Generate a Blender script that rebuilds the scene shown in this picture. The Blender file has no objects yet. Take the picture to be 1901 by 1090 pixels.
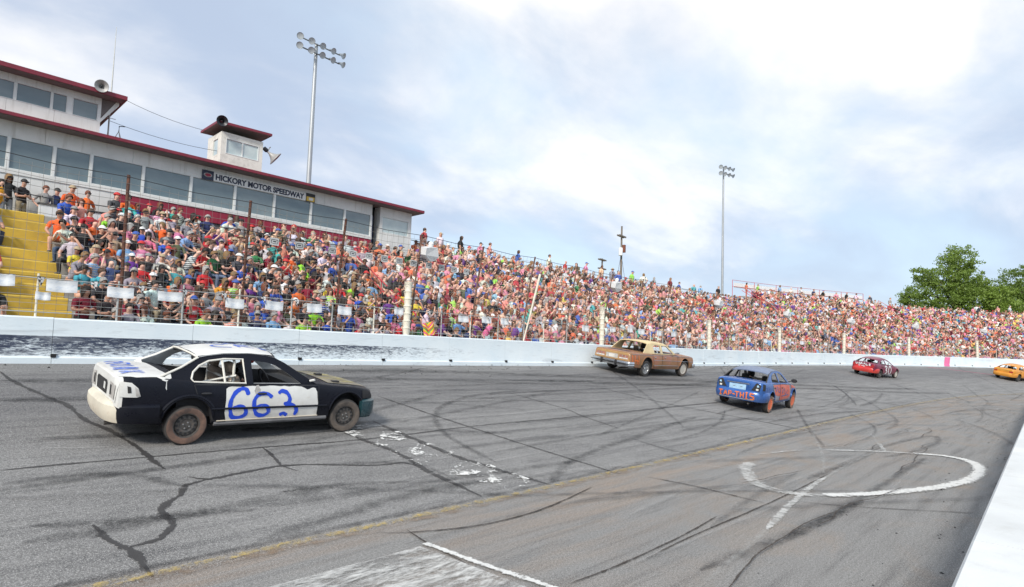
import bpy, bmesh, math, random
import numpy as np
from mathutils import Vector, Matrix
from mathutils.bvhtree import BVHTree
from mathutils.geometry import delaunay_2d_cdt

# ------------------------------------------------------------------ camera, sky, sun, exposure
SC = bpy.context.scene
COL = SC.collection
R = math.radians
rng = random.Random(7)

def set_camera():
    cam = bpy.data.cameras.new('camera')
    o = bpy.data.objects.new('camera', cam); COL.objects.link(o)
    yaw, pitch, roll = math.atan(1050 / 1100), math.atan(73 / 1100), R(1.95)
    fw = Vector((math.cos(pitch) * math.cos(yaw), math.cos(pitch) * math.sin(yaw), math.sin(pitch)))
    r0 = Vector((math.sin(yaw), -math.cos(yaw), 0)); u0 = r0.cross(fw)
    up = u0 * math.cos(roll) - r0 * math.sin(roll)
    rt = r0 * math.cos(roll) + u0 * math.sin(roll)
    m = Matrix((rt, up, -fw)).transposed().to_4x4()
    m.translation = (0, 0, 2.2)
    o.matrix_world = m
    cam.sensor_width = 36; cam.lens = 36 * 1100 / 1901; cam.shift_y = 30 / 1901
    cam.clip_start = .05; cam.clip_end = 6000
    SC.camera = o
set_camera()

SUN_DIR = Vector((-1.0, -.52, .85)).normalized()      # towards the sun

def set_world():
    w = bpy.data.worlds.new('World'); SC.world = w; w.use_nodes = True
    nt = w.node_tree; N = nt.nodes; L = nt.links; N.clear()
    def n(t, **k):
        x = N.new(t)
        for a, b in k.items(): setattr(x, a, b)
        return x
    def math_(op, a, b=None, c=None):
        x = n('ShaderNodeMath', operation=op)
        for i, v in enumerate((a, b, c)):
            if v is None: continue
            if isinstance(v, (int, float)): x.inputs[i].default_value = v
            else: L.new(v, x.inputs[i])
        return x.outputs[0]
    def mrange(v, a, b, c=0., d=1.):
        x = n('ShaderNodeMapRange', interpolation_type='SMOOTHSTEP')
        L.new(v, x.inputs[0])
        for i, q in enumerate((a, b, c, d)): x.inputs[1 + i].default_value = q
        return x.outputs[0]
    tc = n('ShaderNodeTexCoord'); sep = n('ShaderNodeSeparateXYZ'); L.new(tc.outputs['Generated'], sep.inputs[0])
    zz = math_('ADD', math_('MAXIMUM', sep.outputs[2], 0.), .30)
    px = math_('DIVIDE', sep.outputs[0], zz); py = math_('DIVIDE', sep.outputs[1], zz)
    comb = n('ShaderNodeCombineXYZ'); L.new(px, comb.inputs[0]); L.new(py, comb.inputs[1])
    def noise(scale, detail, rough, off, dist=0.):   # streaked cloud field
        mp = n('ShaderNodeMapping'); L.new(comb.outputs[0], mp.inputs[0]); mp.inputs['Location'].default_value = off
        mp.inputs['Rotation'].default_value = (0, 0, R(28)); mp.inputs['Scale'].default_value = (1.0, 1.45, 1.0)
        t = n('ShaderNodeTexNoise'); L.new(mp.outputs[0], t.inputs['Vector'])
        t.inputs['Scale'].default_value = scale; t.inputs['Detail'].default_value = detail
        t.inputs['Roughness'].default_value = rough; t.inputs['Distortion'].default_value = dist
        return t.outputs['Fac']
    def lobe(d, lo, hi):
        dt = n('ShaderNodeVectorMath', operation='DOT_PRODUCT'); L.new(tc.outputs['Generated'], dt.inputs[0])
        dt.inputs[1].default_value = Vector(d).normalized(); return mrange(dt.outputs['Value'], lo, hi)
    big = noise(.7, 5, .5, (3.1, 1.7, 0)); mid = noise(1.35, 9, .52, (7.3, .4, 0), .35); fine = noise(2.1, 9, .55, (1.2, 5.5, 0), .3)
    bright = lobe((.78, .40, .58), .85, .985)                  # bank of sunlit cloud high over the far stands
    grey = lobe((.10, .88, .46), .80, .985)                     # heavier cloud over the press building
    dens = math_('ADD', math_('MULTIPLY', big, .55), math_('MULTIPLY', mid, .65))
    dens = math_('ADD', dens, math_('ADD', math_('MULTIPLY', bright, .10), math_('MULTIPLY', grey, .16)))
    cover = mrange(dens, .42, .72)
    # shade of the cloud: grey-violet bellies, white tops
    sh = math_('ADD', math_('MULTIPLY', fine, .55), math_('MULTIPLY', mid, .60))
    sh = math_('ADD', sh, math_('SUBTRACT', math_('MULTIPLY', bright, .19), math_('MULTIPLY', grey, .04)))
    sh = math_('SUBTRACT', sh, mrange(sep.outputs[2], .36, .14, 0., .13))
    shade = mrange(sh, .45, .84)
    ccol = n('ShaderNodeMix', data_type='RGBA'); L.new(shade, ccol.inputs['Factor'])
    ccol.inputs['A'].default_value = (.43, .50, .62, 1); ccol.inputs['B'].default_value = (.99, .95, .895, 1)
    lay = n('ShaderNodeMix', data_type='RGBA'); L.new(cover, lay.inputs['Factor'])
    lay.inputs['A'].default_value = (.55, .68, .80, 1); L.new(ccol.outputs['Result'], lay.inputs['B'])
    sky = n('ShaderNodeTexSky', sky_type='NISHITA', sun_disc=False)
    sky.sun_elevation = math.asin(SUN_DIR.z); sky.sun_rotation = math.atan2(SUN_DIR.x, SUN_DIR.y)
    sky.air_density = 1.0; sky.dust_density = 1.0; sky.ozone_density = 2.0
    b1 = n('ShaderNodeBackground'); L.new(sky.outputs[0], b1.inputs[0]); b1.inputs[1].default_value = .12
    b2 = n('ShaderNodeBackground'); L.new(lay.outputs['Result'], b2.inputs[0]); b2.inputs[1].default_value = 1.0
    mx = n('ShaderNodeMixShader'); mx.inputs[0].default_value = .82; L.new(b1.outputs[0], mx.inputs[1]); L.new(b2.outputs[0], mx.inputs[2])
    out = n('ShaderNodeOutputWorld'); L.new(mx.outputs[0], out.inputs[0])
set_world()

def set_sun():
    l = bpy.data.lights.new('sun', 'SUN'); l.energy = 2.7; l.angle = R(11); l.color = (1.0, .93, .82)
    o = bpy.data.objects.new('sun', l); COL.objects.link(o)
    o.rotation_euler = (-SUN_DIR).to_track_quat('-Z', 'Y').to_euler()
set_sun()
SC.view_settings.view_transform = 'Standard'; SC.view_settings.look = 'None'
SC.view_settings.exposure = .48; SC.view_settings.gamma = 1

# ------------------------------------------------------------------ materials
MATS = {}
class NT:
    """small helper round one material's node tree"""
    def __init__(s, name):
        s.m = bpy.data.materials.new(name); s.m.use_nodes = True
        s.nt = s.m.node_tree; s.N = s.nt.nodes; s.L = s.nt.links
        s.b = s.N['Principled BSDF']; s.out = s.N['Material Output']
    def n(s, t, **k):
        x = s.N.new(t)
        for a, b in k.items(): setattr(x, a, b)
        return x
    def put(s, sock, v):
        if isinstance(v, (int, float)): sock.default_value = v
        elif isinstance(v, (tuple, list)): sock.default_value = tuple(v) + ((1,) if len(v) == 3 and len(sock.default_value) == 4 else ())
        else: s.L.new(v, sock)
    def math(s, op, a, b=None):
        x = s.n('ShaderNodeMath', operation=op); s.put(x.inputs[0], a)
        if b is not None: s.put(x.inputs[1], b)
        return x.outputs[0]
    def rng(s, v, a, b, c=0., d=1.):
        x = s.n('ShaderNodeMapRange'); s.put(x.inputs[0], v)
        for i, q in enumerate((a, b, c, d)): x.inputs[1 + i].default_value = q
        return x.outputs[0]
    def mix(s, f, a, b, mode='MIX'):
        x = s.n('ShaderNodeMix', data_type='RGBA', blend_type=mode); s.put(x.inputs['Factor'], f); s.put(x.inputs['A'], a); s.put(x.inputs['B'], b)
        return x.outputs['Result']
    def coord(s, kind='Object', scale=(1, 1, 1)):
        t = s.n('ShaderNodeTexCoord'); m = s.n('ShaderNodeMapping'); s.L.new(t.outputs[kind], m.inputs[0]); m.inputs['Scale'].default_value = scale
        return m.outputs[0]
    def noise(s, vec, scale, detail=4, rough=.55, dist=0.):
        t = s.n('ShaderNodeTexNoise'); s.put(t.inputs['Vector'], vec); t.inputs['Scale'].default_value = scale
        t.inputs['Detail'].default_value = detail; t.inputs['Roughness'].default_value = rough; t.inputs['Distortion'].default_value = dist
        return t.outputs['Fac']
    def sep(s, vec):
        x = s.n('ShaderNodeSeparateXYZ'); s.L.new(vec, x.inputs[0]); return x.outputs
    def base(s, c): s.put(s.b.inputs['Base Color'], c)
    def rough(s, v): s.put(s.b.inputs['Roughness'], v)
    def bump(s, h, strength=.3, dist=.01):
        b = s.n('ShaderNodeBump'); s.put(b.inputs['Height'], h); b.inputs['Strength'].default_value = strength; b.inputs['Distance'].default_value = dist
        s.L.new(b.outputs[0], s.b.inputs['Normal'])
    def alpha(s, v): s.put(s.b.inputs['Alpha'], v)
    def done(s, key=None): MATS[key or s.m.name] = s.m; return s.m

def plain(name, col, rough=.6, metal=0., var=.18, scale=3., coat=0., dirt=None, dirt_amt=.5, bump=0.):
    """base colour with uneven tone, optional grime and fine relief"""
    t = NT(name); co = t.coord()
    f = t.noise(co, scale, 6, .6)
    lo = tuple(c * (1 - var) for c in col); hi = tuple(min(1, c * (1 + var)) for c in col)
    c = t.mix(t.rng(f, .3, .7), lo, hi)
    if dirt:
        g = t.noise(co, scale * 2.3, 7, .65, .5)
        c = t.mix(t.rng(g, .62 - .2 * dirt_amt, .8, 0, dirt_amt), c, dirt)
    t.base(c); t.rough(t.rng(f, .2, .8, max(.03, rough - .1), min(1, rough + .1)))
    t.b.inputs['Metallic'].default_value = metal; t.b.inputs['Coat Weight'].default_value = coat
    if bump: t.bump(t.noise(co, 60, 3), bump, .004)
    return t.done()

# ------------------------------------------------------------------ mesh helpers
def setp(o, label=None, cat=None, group=None, kind=None):
    for k, v in (('label', label), ('category', cat), ('group', group), ('kind', kind)):
        if v is not None: o[k] = v
    return o
def link(o, parent=None):
    COL.objects.link(o)
    if parent is not None: o.parent = parent
    return o
def empty(name, loc=(0, 0, 0), rot=(0, 0, 0), **k):
    o = bpy.data.objects.new(name, None); o.location = loc; o.rotation_euler = rot; o.empty_display_size = .1
    link(o); setp(o, **k); return o
def meshdata(name, verts, faces, mats, midx=None, smooth=True, angle=40):
    me = bpy.data.meshes.new(name); me.from_pydata([tuple(v) for v in verts], [], faces)
    for m in (mats if isinstance(mats, (list, tuple)) else [mats]): me.materials.append(MATS[m] if isinstance(m, str) else m)
    if midx is not None: me.polygons.foreach_set('material_index', midx)
    if smooth:
        me.polygons.foreach_set('use_smooth', [True] * len(me.polygons)); me.set_sharp_from_angle(angle=R(angle))
    me.update(); return me
def obj(name, me, parent=None, loc=None, **k):
    o = bpy.data.objects.new(name, me); link(o, parent)
    if loc is not None: o.location = loc
    setp(o, **k); return o

class G:
    """collects shapes; build() links them as ONE mesh object"""
    def __init__(s): s.v = []; s.f = []; s.mi = []; s.cur = 0
    def add(s, vs, fs):
        b = len(s.v); s.v += [tuple(v) for v in vs]; s.f += [tuple(b + i for i in f) for f in fs]; s.mi += [s.cur] * len(fs); return s
    def box(s, a, b, M=None):
        x0, y0, z0 = a; x1, y1, z1 = b
        vs = [Vector(p) for p in ((x0, y0, z0), (x1, y0, z0), (x1, y1, z0), (x0, y1, z0), (x0, y0, z1), (x1, y0, z1), (x1, y1, z1), (x0, y1, z1))]
        if M is not None: vs = [M @ v for v in vs]
        return s.add(vs, [(3, 2, 1, 0), (4, 5, 6, 7), (0, 1, 5, 4), (1, 2, 6, 5), (2, 3, 7, 6), (3, 0, 4, 7)])
    def tube(s, pts, r, n=6, cap=True, closed=False):
        pts = [Vector(p) for p in pts]; rr = r if isinstance(r, (list, tuple)) else [r] * len(pts); rings = []
        for i, p in enumerate(pts):
            d = (pts[min(i + 1, len(pts) - 1)] - pts[max(i - 1, 0)])
            if closed: d = pts[(i + 1) % len(pts)] - pts[i - 1]
            d.normalize(); a = d.cross(Vector((0, 0, 1)))
            if a.length < .05: a = d.cross(Vector((1, 0, 0)))
            a.normalize(); b = d.cross(a)
            rings.append([p + (a * math.cos(2 * math.pi * k / n) + b * math.sin(2 * math.pi * k / n)) * rr[i] for k in range(n)])
        m = len(rings); fs = []
        for i in range(m if closed else m - 1):
            for k in range(n):
                j = (i + 1) % m; fs.append((i * n + k, j * n + k, j * n + (k + 1) % n, i * n + (k + 1) % n))
        if cap and not closed: fs += [tuple(reversed(range(n))), tuple((m - 1) * n + k for k in range(n))]
        return s.add([v for q in rings for v in q], fs)
    def lathe(s, prof, n=24, M=None, axis='z'):
        vs = []; fs = []
        for k in range(n):
            a = 2 * math.pi * k / n
            for (r, h) in prof:
                v = Vector((r * math.cos(a), r * math.sin(a), h)) if axis == 'z' else (Vector((r * math.cos(a), h, r * math.sin(a))) if axis == 'y' else Vector((h, r * math.cos(a), r * math.sin(a))))
                vs.append(M @ v if M is not None else v)
        q = len(prof)
        for k in range(n):
            j = (k + 1) % n
            for i in range(q - 1): fs.append((k * q + i, j * q + i, j * q + i + 1, k * q + i + 1))
        return s.add(vs, fs)
    def prism(s, poly, z0, z1, M=None):
        n = len(poly); vs = [Vector((x, y, z)) for z in (z0, z1) for x, y in poly]
        if M is not None: vs = [M @ v for v in vs]
        return s.add(vs, [tuple(reversed(range(n))), tuple(range(n, 2 * n))] + [(i, (i + 1) % n, n + (i + 1) % n, n + i) for i in range(n)])
    def build(s, name, mats, parent=None, smooth=False, angle=40, **k):
        me = meshdata(name, s.v, s.f, mats, s.mi, smooth, angle); return obj(name, me, parent, **k)

def smoothpts(P, step=.3):
    """Catmull-Rom through 2-D points"""
    P = [np.array(p, float) for p in P]
    if len(P) < 3:
        n = max(2, int(np.linalg.norm(P[1] - P[0]) / step) + 1); return [P[0] + (P[1] - P[0]) * t for t in np.linspace(0, 1, n)]
    Q = [2 * P[0] - P[1]] + P + [2 * P[-1] - P[-2]]; out = []
    for i in range(1, len(Q) - 2):
        n = max(2, int(np.linalg.norm(Q[i + 1] - Q[i]) / step) + 1)
        for t in np.linspace(0, 1, n, endpoint=False):
            a, b, c, d = Q[i - 1:i + 3]
            out.append(.5 * ((2 * b) + (-a + c) * t + (2 * a - 5 * b + 4 * c - d) * t * t + (-a + 3 * b - 3 * c + d) * t ** 3))
    out.append(P[-1]); return out

# ------------------------------------------------------------------ the lie of the land
WY, S0, RAD, BW, WH = 15.3, 38., 85., 9.2, .92      # wall line, start of the turn, its radius, banked width, wall height
def along(s, off=0.):
    """point on the track's wall line at distance s, off metres outward"""
    if s <= S0: return s, WY + off
    a = (s - S0) / RAD
    return S0 + (RAD + off) * math.sin(a), WY - RAD + (RAD + off) * math.cos(a)
def tang(s): return 0. if s <= S0 else -(s - S0) / RAD
def base(s):
    t = min(max((s - 20) / 65., 0), 1); return 1.61 + .39 * t * t * (3 - 2 * t)
def track_sr(x, y):
    if x <= S0: return x, WY - y
    dx, dy = x - S0, y - (WY - RAD); return S0 + RAD * math.atan2(dx, dy), RAD - math.hypot(dx, dy)
def gz(x, y):
    s, r = track_sr(x, y); return max(0., base(s) * (1 - max(r, 0) / BW))

# ------------------------------------------------------------------ ground, track and its markings
def mat_asphalt():
    t = NT('asphalt'); uv = t.coord('UV'); co = t.coord()
    u, v, _ = t.sep(uv)
    sx = t.coord('UV', (.10, 1.6, 1)); sx2 = t.coord('UV', (.35, 5.0, 1))
    blot = t.noise(co, .45, 6, .62); streak = t.noise(sx, 1., 7, .65, .3); streak2 = t.noise(sx2, 1., 6, .6)
    grit = t.noise(co, 34, 4, .8); grit2 = t.noise(co, 85, 2, .8)
    bl2 = t.noise(co, 1.7, 7, .68); c = t.mix(t.rng(blot, .3, .7), (.150, .149, .149), (.245, .242, .238)); c = t.mix(t.rng(bl2, .50, .72, 0, .45), c, (.10, .10, .102)); c = t.mix(t.rng(v, 8.6, 10., 0, .30), c, (.30, .295, .285))
    c = t.mix(t.rng(streak, .40, .62, 0, .55), c, (.245, .243, .238))
    c = t.mix(t.rng(streak2, .50, .68, 0, .7), c, (.085, .085, .09))
    # rubbered groove up by the wall
    g = t.math('MULTIPLY', t.rng(v, .5, 1.6), t.rng(v, 5.6, 3.4)); g2 = t.math('MULTIPLY', g, t.rng(t.noise(sx, 1.7, 4), .3, .6, .25, .75))
    c = t.mix(g2, c, (.07, .07, .078))
    # blown dust on the apron below the yellow line
    d = t.math('MULTIPLY', t.rng(v, 8.9, 9.6), t.rng(v, 13.2, 10.4)); dn = t.noise(t.coord('UV', (.22, .9, 1)), 1., 7, .65, .6)
    c = t.mix(t.math('MULTIPLY', d, t.rng(dn, .45, .65, 0, .8)), c, (.33, .225, .145))
    d3 = t.math('MULTIPLY', t.rng(v, 9.0, 9.4), t.rng(u, 3., 9.)); dn3 = t.noise(t.coord('UV', (.5, .8, 1)), .8, 8, .7, .8)
    c = t.mix(t.math('MULTIPLY', d3, t.rng(dn3, .49, .66, 0, .6)), c, (.31, .225, .155))
    fs_ = t.noise(t.coord('UV', (.55, 13., 1)), 1., 6, .7, .2); c = t.mix(t.rng(fs_, .55, .74, 0, .45), c, (.075, .075, .08)); c = t.mix(t.rng(fs_, .42, .26, 0, .35), c, (.34, .335, .33))
    c = t.mix(t.rng(t.math('MULTIPLY', t.rng(v, 9.0, 9.5), 1.), 0, 1, 0, .22), c, (.25, .24, .225))
    # grit
    c = t.mix(t.rng(grit, .42, .58, 0, .75), c, t.mix(.6, c, (.02, .02, .02)))
    c = t.mix(t.rng(grit2, .52, .64, 0, .75), c, (.48, .47, .46))
    t.base(c); t.rough(t.rng(streak2, .3, .7, .62, .92)); t.bump(t.math('ADD', grit, t.math('MULTIPLY', grit2, .7)), .55, .006)
    t.b.inputs['Specular IOR Level'].default_value = .35
    t.done()
def worn(name, col, lo, hi, vec=(1, 1, 1), scale=6., amax=1., rough=.8, col2=None, edge=None):
    """flat paint or rubber with the surface showing through where it has worn off; ragged or feathered sides"""
    t = NT(name); co = t.coord('Object', vec)
    f = t.noise(co, scale, 8, .68, .3); g = t.noise(co, scale * 7, 4, .7)
    a = t.math('ADD', t.math('MULTIPLY', f, .7), t.math('MULTIPLY', g, .3)); al = t.rng(a, lo, hi, 0, amax)
    if edge:
        k = t.n('ShaderNodeAttribute'); k.attribute_name = 'core'
        if edge == 'soft': e = t.rng(t.math('ADD', k.outputs['Fac'], t.rng(g, .3, .7, -.25, .25)), .05, .85)
        else: e = t.rng(t.math('ADD', k.outputs['Fac'], t.rng(t.noise(t.coord(), 22, 5, .7), .3, .7, -.42, .42)), .28, .48)
        al = t.math('MULTIPLY', al, e)
    t.base(t.mix(t.rng(g, .3, .7), col, col2 or tuple(c * .75 for c in col))); t.rough(rough); t.alpha(al); t.done()
def mat_ground():
    t = NT('dry_grass'); co = t.coord()
    c = t.mix(t.rng(t.noise(co, .15, 6), .35, .65), (.09, .11, .035), (.20, .17, .09)); t.base(t.mix(t.rng(t.noise(co, 6, 5), .3, .7, 0, .5), c, (.05, .07, .02))); t.rough(.95); t.done()
mat_asphalt(); mat_ground()
worn('yellow_paint', (.60, .43, .08), .45, .60, (1, 1, 1), 9, .66, .8, (.46, .35, .14), 'rag')
worn('white_paint_ground', (.70, .70, .68), .42, .60, (1, 1, 1), 4.0, .75, edge='rag')
worn('white_paint_solid', (.76, .76, .74), .30, .46, (1, 1, 1), 5, .95, edge='rag')
worn('white_paint_mid', (.70, .70, .68), .36, .56, (1, 1, 1), 3.2, .75, edge='rag')
worn('white_faint', (.62, .62, .60), .40, .66, (1, 1, 1), 2.5, .5, edge='soft')
worn('white_flecks', (.78, .78, .76), .548, .575, (1.2, 1.5, 1), 2.4, 1.)
worn('white_patch', (.74, .74, .72), .44, .60, (.6, 1.6, 1), 3, .9)
worn('pink_paint', (.80, .16, .30), .2, .4, (1, 1, 1), 4, .8, edge='rag')
worn('tar', (.058, .055, .055), .24, .48, (1, 1, 1), 5, .85, .6, edge='rag')
worn('rubber_mark', (.022, .022, .025), .34, .74, (1, 1, 1), 3.5, .65, .7, edge='soft')
worn('rubber_faint', (.03, .03, .033), .36, .72, (1, 1, 1), 3.5, .55, .7, edge='soft')
worn('scuff_pale', (.42, .41, .40), .40, .70, (1, 1, 1), 4, .5, .8, edge='soft')
worn('crack', (.045, .033, .025), .30, .48, (1, 1, 1), 7, .9, edge='rag')
worn('crack_dust', (.32, .21, .12), .42, .64, (1, 1, 1), 4, .55, edge='soft')

def track():
    ss = [-60, -50, -40, -30] + list(np.arange(-20, 40, 1.)) + list(np.arange(40, 200, 1.5))
    rr = list(np.linspace(-.25, BW, 15)) + [10.4, 12, 14, 17, 21, 26]
    vs, fs, uv = [], [], []
    for s in ss:
        for r in rr:
            x, y = along(s, -r); vs.append((x, y, max(0, base(s) * (1 - max(r, 0) / BW)))); uv.append((s, r))
    n = len(rr)
    for i in range(len(ss) - 1):
        for j in range(n - 1): fs.append((i * n + j, i * n + j + 1, (i + 1) * n + j + 1, (i + 1) * n + j))
    me = meshdata('track', vs, fs, 'asphalt', None, True, 30)
    l = me.uv_layers.new(name='UVMap'); idx = np.zeros(len(me.loops), int); me.loops.foreach_get('vertex_index', idx)
    l.data.foreach_set('uv', np.array(uv, float)[idx].ravel())
    g = G(); N = 64; pts = [(3000 * math.cos(2 * math.pi * k / N), 3000 * math.sin(2 * math.pi * k / N), -.06) for k in range(N)]
    g.add(pts, [tuple(range(N))]).build('ground', 'dry_grass', kind='structure')
    return obj('track', me, kind='structure')
TRACK = track()
NLAY = [0]
def ribbon(name, pts, w, mat, parent, jag=.25, step=.2, taper=True):
    """a strip laid on the track surface; every strip lies on a level of its own"""
    NLAY[0] += 1; h = .005 + .00022 * NLAY[0]
    P = smoothpts(pts, step); vs, fs = [], []
    for i, p in enumerate(P):
        d = P[min(i + 1, len(P) - 1)] - P[max(i - 1, 0)]; d /= (np.linalg.norm(d) + 1e-9); nrm = np.array([-d[1], d[0]])
        e = min(1, min(i, len(P) - 1 - i) * .35 + .25) if taper else 1
        for sg in (-1, 0, 1):
            q = p + nrm * sg * w * .5 * e * (1 + rng.uniform(-jag, jag)); vs.append((q[0], q[1], gz(q[0], q[1]) + h))
    for i in range(len(P) - 1):
        for j in (0, 1): fs.append((i * 3 + j, i * 3 + j + 1, i * 3 + j + 4, i * 3 + j + 3))
    me = meshdata(name, vs, fs, mat, None, False); me.attributes.new('core', 'FLOAT', 'POINT').data.foreach_set('value', [0., 1., 0.] * len(P)); return obj(name, me, parent)
def sheet(name, poly, mat, parent, step=.25):
    NLAY[0] += 1; h = .005 + .00022 * NLAY[0]
    pts, tris = tri2d(poly, step); vs = [(p[0], p[1], gz(p[0], p[1]) + h) for p in pts]
    return obj(name, meshdata(name, vs, tris, mat, None, False), parent)
def inside(p, poly):
    x, y = p; c = False; n = len(poly)
    for i in range(n):
        x1, y1 = poly[i]; x2, y2 = poly[(i + 1) % n]
        if (y1 > y) != (y2 > y) and x < (x2 - x1) * (y - y1) / (y2 - y1) + x1: c = not c
    return c
def tri2d(poly, step, holes=()):
    """triangulate a 2-D outline with holes, with grid points inside"""
    pts, edges = [], []
    for ring in [poly] + list(holes):
        dense = []
        for i, p in enumerate(ring):
            q = ring[(i + 1) % len(ring)]; n = max(1, int(math.hypot(q[0] - p[0], q[1] - p[1]) / step))
            dense += [(p[0] + (q[0] - p[0]) * k / n, p[1] + (q[1] - p[1]) * k / n) for k in range(n)]
        b = len(pts); pts += dense; edges += [(b + i, b + (i + 1) % len(dense)) for i in range(len(dense))]
    xs = [p[0] for p in poly]; ys = [p[1] for p in poly]; nb = len(pts); rim = list(pts)
    for x in np.arange(min(xs) + step * .5, max(xs), step):
        for y in np.arange(min(ys) + step * .5, max(ys), step):
            if inside((x, y), poly) and not any(inside((x, y), h) for h in holes):
                if all((x - p[0]) ** 2 + (y - p[1]) ** 2 > (step * .45) ** 2 for p in rim): pts.append((x, y))
    V, E, F, *_ = delaunay_2d_cdt([Vector(p) for p in pts], edges, [], 0, 1e-5)
    out = []
    for f in F:
        c = (sum(V[i][0] for i in f) / len(f), sum(V[i][1] for i in f) / len(f))
        if inside(c, poly) and not any(inside(c, h) for h in holes): out.append(tuple(f))
    return [(v[0], v[1]) for v in V], out
MARKS=[
('tar',0.09,[(1.47,14.45),(1.59,13.65),(1.76,13.05),(2.02,12.27),(2.11,11.92),(2.19,11.13),(2.37,10.6),(2.55,9.63),(2.59,9.13),(2.64,8.73)]),
('tar',0.05,[(1.03,9.27),(1.6,9.28),(2.65,9.25),(4.12,9.2),(5.55,9.11),(6.73,9.13),(8.41,9.23),(11.56,9.23),(14.81,9.24),(20.29,9.25)]),
('tar',0.07,[(4.12,9.2),(4.11,8.72),(4.06,8.38),(4.19,8.08)]),
('tar',0.06,[(2.81,8.4),(3.01,8.23),(3.55,8.32),(4.09,8.37),(4.55,8.25),(5.39,7.93),(5.85,7.9),(5.98,7.65)]),
('tar',0.1,[(3.01,8.23),(2.71,8.13),(2.56,7.85),(2.29,7.6),(2.26,7.38),(2.26,7.12),(2.15,6.93),(1.98,6.83),(1.78,6.8)]),
('tar',0.09,[(1.6,7.42),(1.64,7.18),(1.7,6.9),(1.77,6.78),(1.81,6.5),(1.82,6.16)]),
('skid',0.16,[(1.11,7.63),(1.59,7.46),(2.34,7.33),(3.2,7.14)]),
('tar',0.13,[(6.68,10.06),(6.78,9.02),(6.92,7.93),(7.11,7.36),(7.31,6.81),(7.56,6.24)]),
('tar',0.12,[(5.74,9.52),(5.94,8.79),(6.05,8.18),(5.99,7.47),(6.06,6.92),(6.13,6.33)]),
('tar',0.07,[(7.95,11.84),(8.21,10.46),(8.49,9.21),(8.79,8.01),(9.11,6.87),(9.35,6.06)]),
('skid',0.14,[(12.66,11.77),(10.76,11.52),(9.75,11.13),(8.99,10.72),(8.53,10.35),(8.12,9.89),(7.73,9.25),(7.55,8.67),(7.48,8.14),(7.45,7.38)]),
('skid',0.12,[(11.14,11.53),(16.18,11.66),(24.76,11.54)]),
('tar',0.06,[(12.19,11.58),(12.51,9.89),(12.4,9.2),(12.43,8.11)]),
('tar',0.07,[(16.75,11.83),(17.47,9.57),(19.27,6.86),(19.67,6.03)]),
('skid',0.14,[(8.97,9.25),(12.71,9.13),(17.98,9.28),(23.7,9.26)]),
('skid',0.16,[(7.56,6.24),(8.87,6.86),(10.59,7.26),(11.94,7.44),(13.85,7.8),(16.62,8.2)]),
('skid',0.1,[(11.94,7.44),(12.12,6.53),(12.81,5.83)]),
('skid',0.12,[(4.64,8.24),(5.94,7.84),(6.17,7.16)]),
('skid',0.2,[(2.89,6.4),(4.77,6.74),(6.67,6.83)]),
('skid',0.22,[(1.01,7.27),(2.36,7.29),(4.35,7.4)]),
('skid',0.18,[(0.99,8.83),(2.06,8.78),(2.71,8.06)]),
('skid',0.12,[(3.63,7.5),(4.53,7.43),(5.45,7.18)]),
('skid',0.16,[(11.81,3.62),(14.94,3.58),(17.91,3.67),(20.7,3.43),(22.03,3.17),(20.33,2.87),(17.83,2.96),(15.92,3.26)]),
('skid',0.12,[(23.95,7.73),(20.25,6.21),(16.47,4.67)]),
('skid',0.15,[(7.48,2.59),(9.73,2.54),(12.47,2.56),(16.86,2.59)]),
('skid',0.18,[(5.9,2.84),(7.69,2.67),(10.75,2.5)]),
('skid',0.3,[(1.41,13.7),(3.01,13.68),(5.76,13.82),(10.68,13.27),(17.54,12.62)]),
('skid',0.3,[(1.3,12.38),(2.42,12.31)]),
('skid',0.5,[(7.33,14.34),(11.47,14.27),(18.08,13.26),(24.92,12.11),(34.08,10.46),(47.67,7.87)]),
('skid',0.4,[(14.8,12.8),(23.57,11.45),(35.83,9.35),(49.64,6.36)]),
('joint',0.05,[(9.5,5.61),(9.52,4.86),(9.42,4.13),(9.3,3.46)]),
('joint',0.04,[(5.76,3.39),(6.99,3.43),(8.48,3.42),(10.08,3.43),(12.72,3.51)]),
('joint',0.04,[(9.79,3.19),(10.29,2.35),(11.33,1.08)]),
('joint',0.04,[(4.42,5.83),(4.3,5.27),(4.21,4.5)]),
('joint',0.04,[(4.61,3.51),(5.39,3.48),(6.7,3.51),(7.99,3.62)]),
('joint',0.05,[(4.1,5.97),(4.38,5.73),(5.29,5.39),(6.44,5.4),(8.06,5.75)]),
('white',0.1,[(5.62,2.65),(8.05,2.93),(9.41,3.15),(11.29,3.38),(12.25,3.45),(14.94,3.58),(17.72,3.61)]),
('white',0.1,[(20.7,4.56),(18.35,3.88),(16.92,3.41)]),
('white',0.09,[(19.76,5.98),(15.46,4.44),(12.61,3.59)]),
('white',0.05,[(9.56,14.3),(9.7,12.61),(9.77,12.03)]),
('white',0.06,[(8.88,9.85),(10.58,9.81),(12.96,10.03)]),
('white',0.06,[(16.0,9.68),(19.48,9.66),(24.65,9.63)]),
('white',0.07,[(11.24,5.78),(11.47,5.21),(11.46,4.47)]),
('white',0.05,[(8.59,12.82),(10.35,12.85),(10.7,12.58)]),
('white',0.06,[(1.49,9.93),(2.15,9.78),(2.45,9.71)]),
('pink',0.13,[(65.93,10.03),(67.69,8.65),(69.37,6.85),(70.57,5.4)]),
]
KINDS = dict(tar=('tar_seam', 'tar'), skid=('tyre_mark', 'rubber_mark'), joint=('pavement_crack', 'crack'), white=('white_line', 'white_faint'), pink=('pink_line', 'pink_paint'))
for k, w, pts in MARKS:
    nm, mt = KINDS[k]; ribbon(nm, pts, w * (.9 if k == 'joint' else (1.5 if k == 'skid' else 1.25)), mt, TRACK, .45 if k in ('tar', 'joint') else .12)
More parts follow.
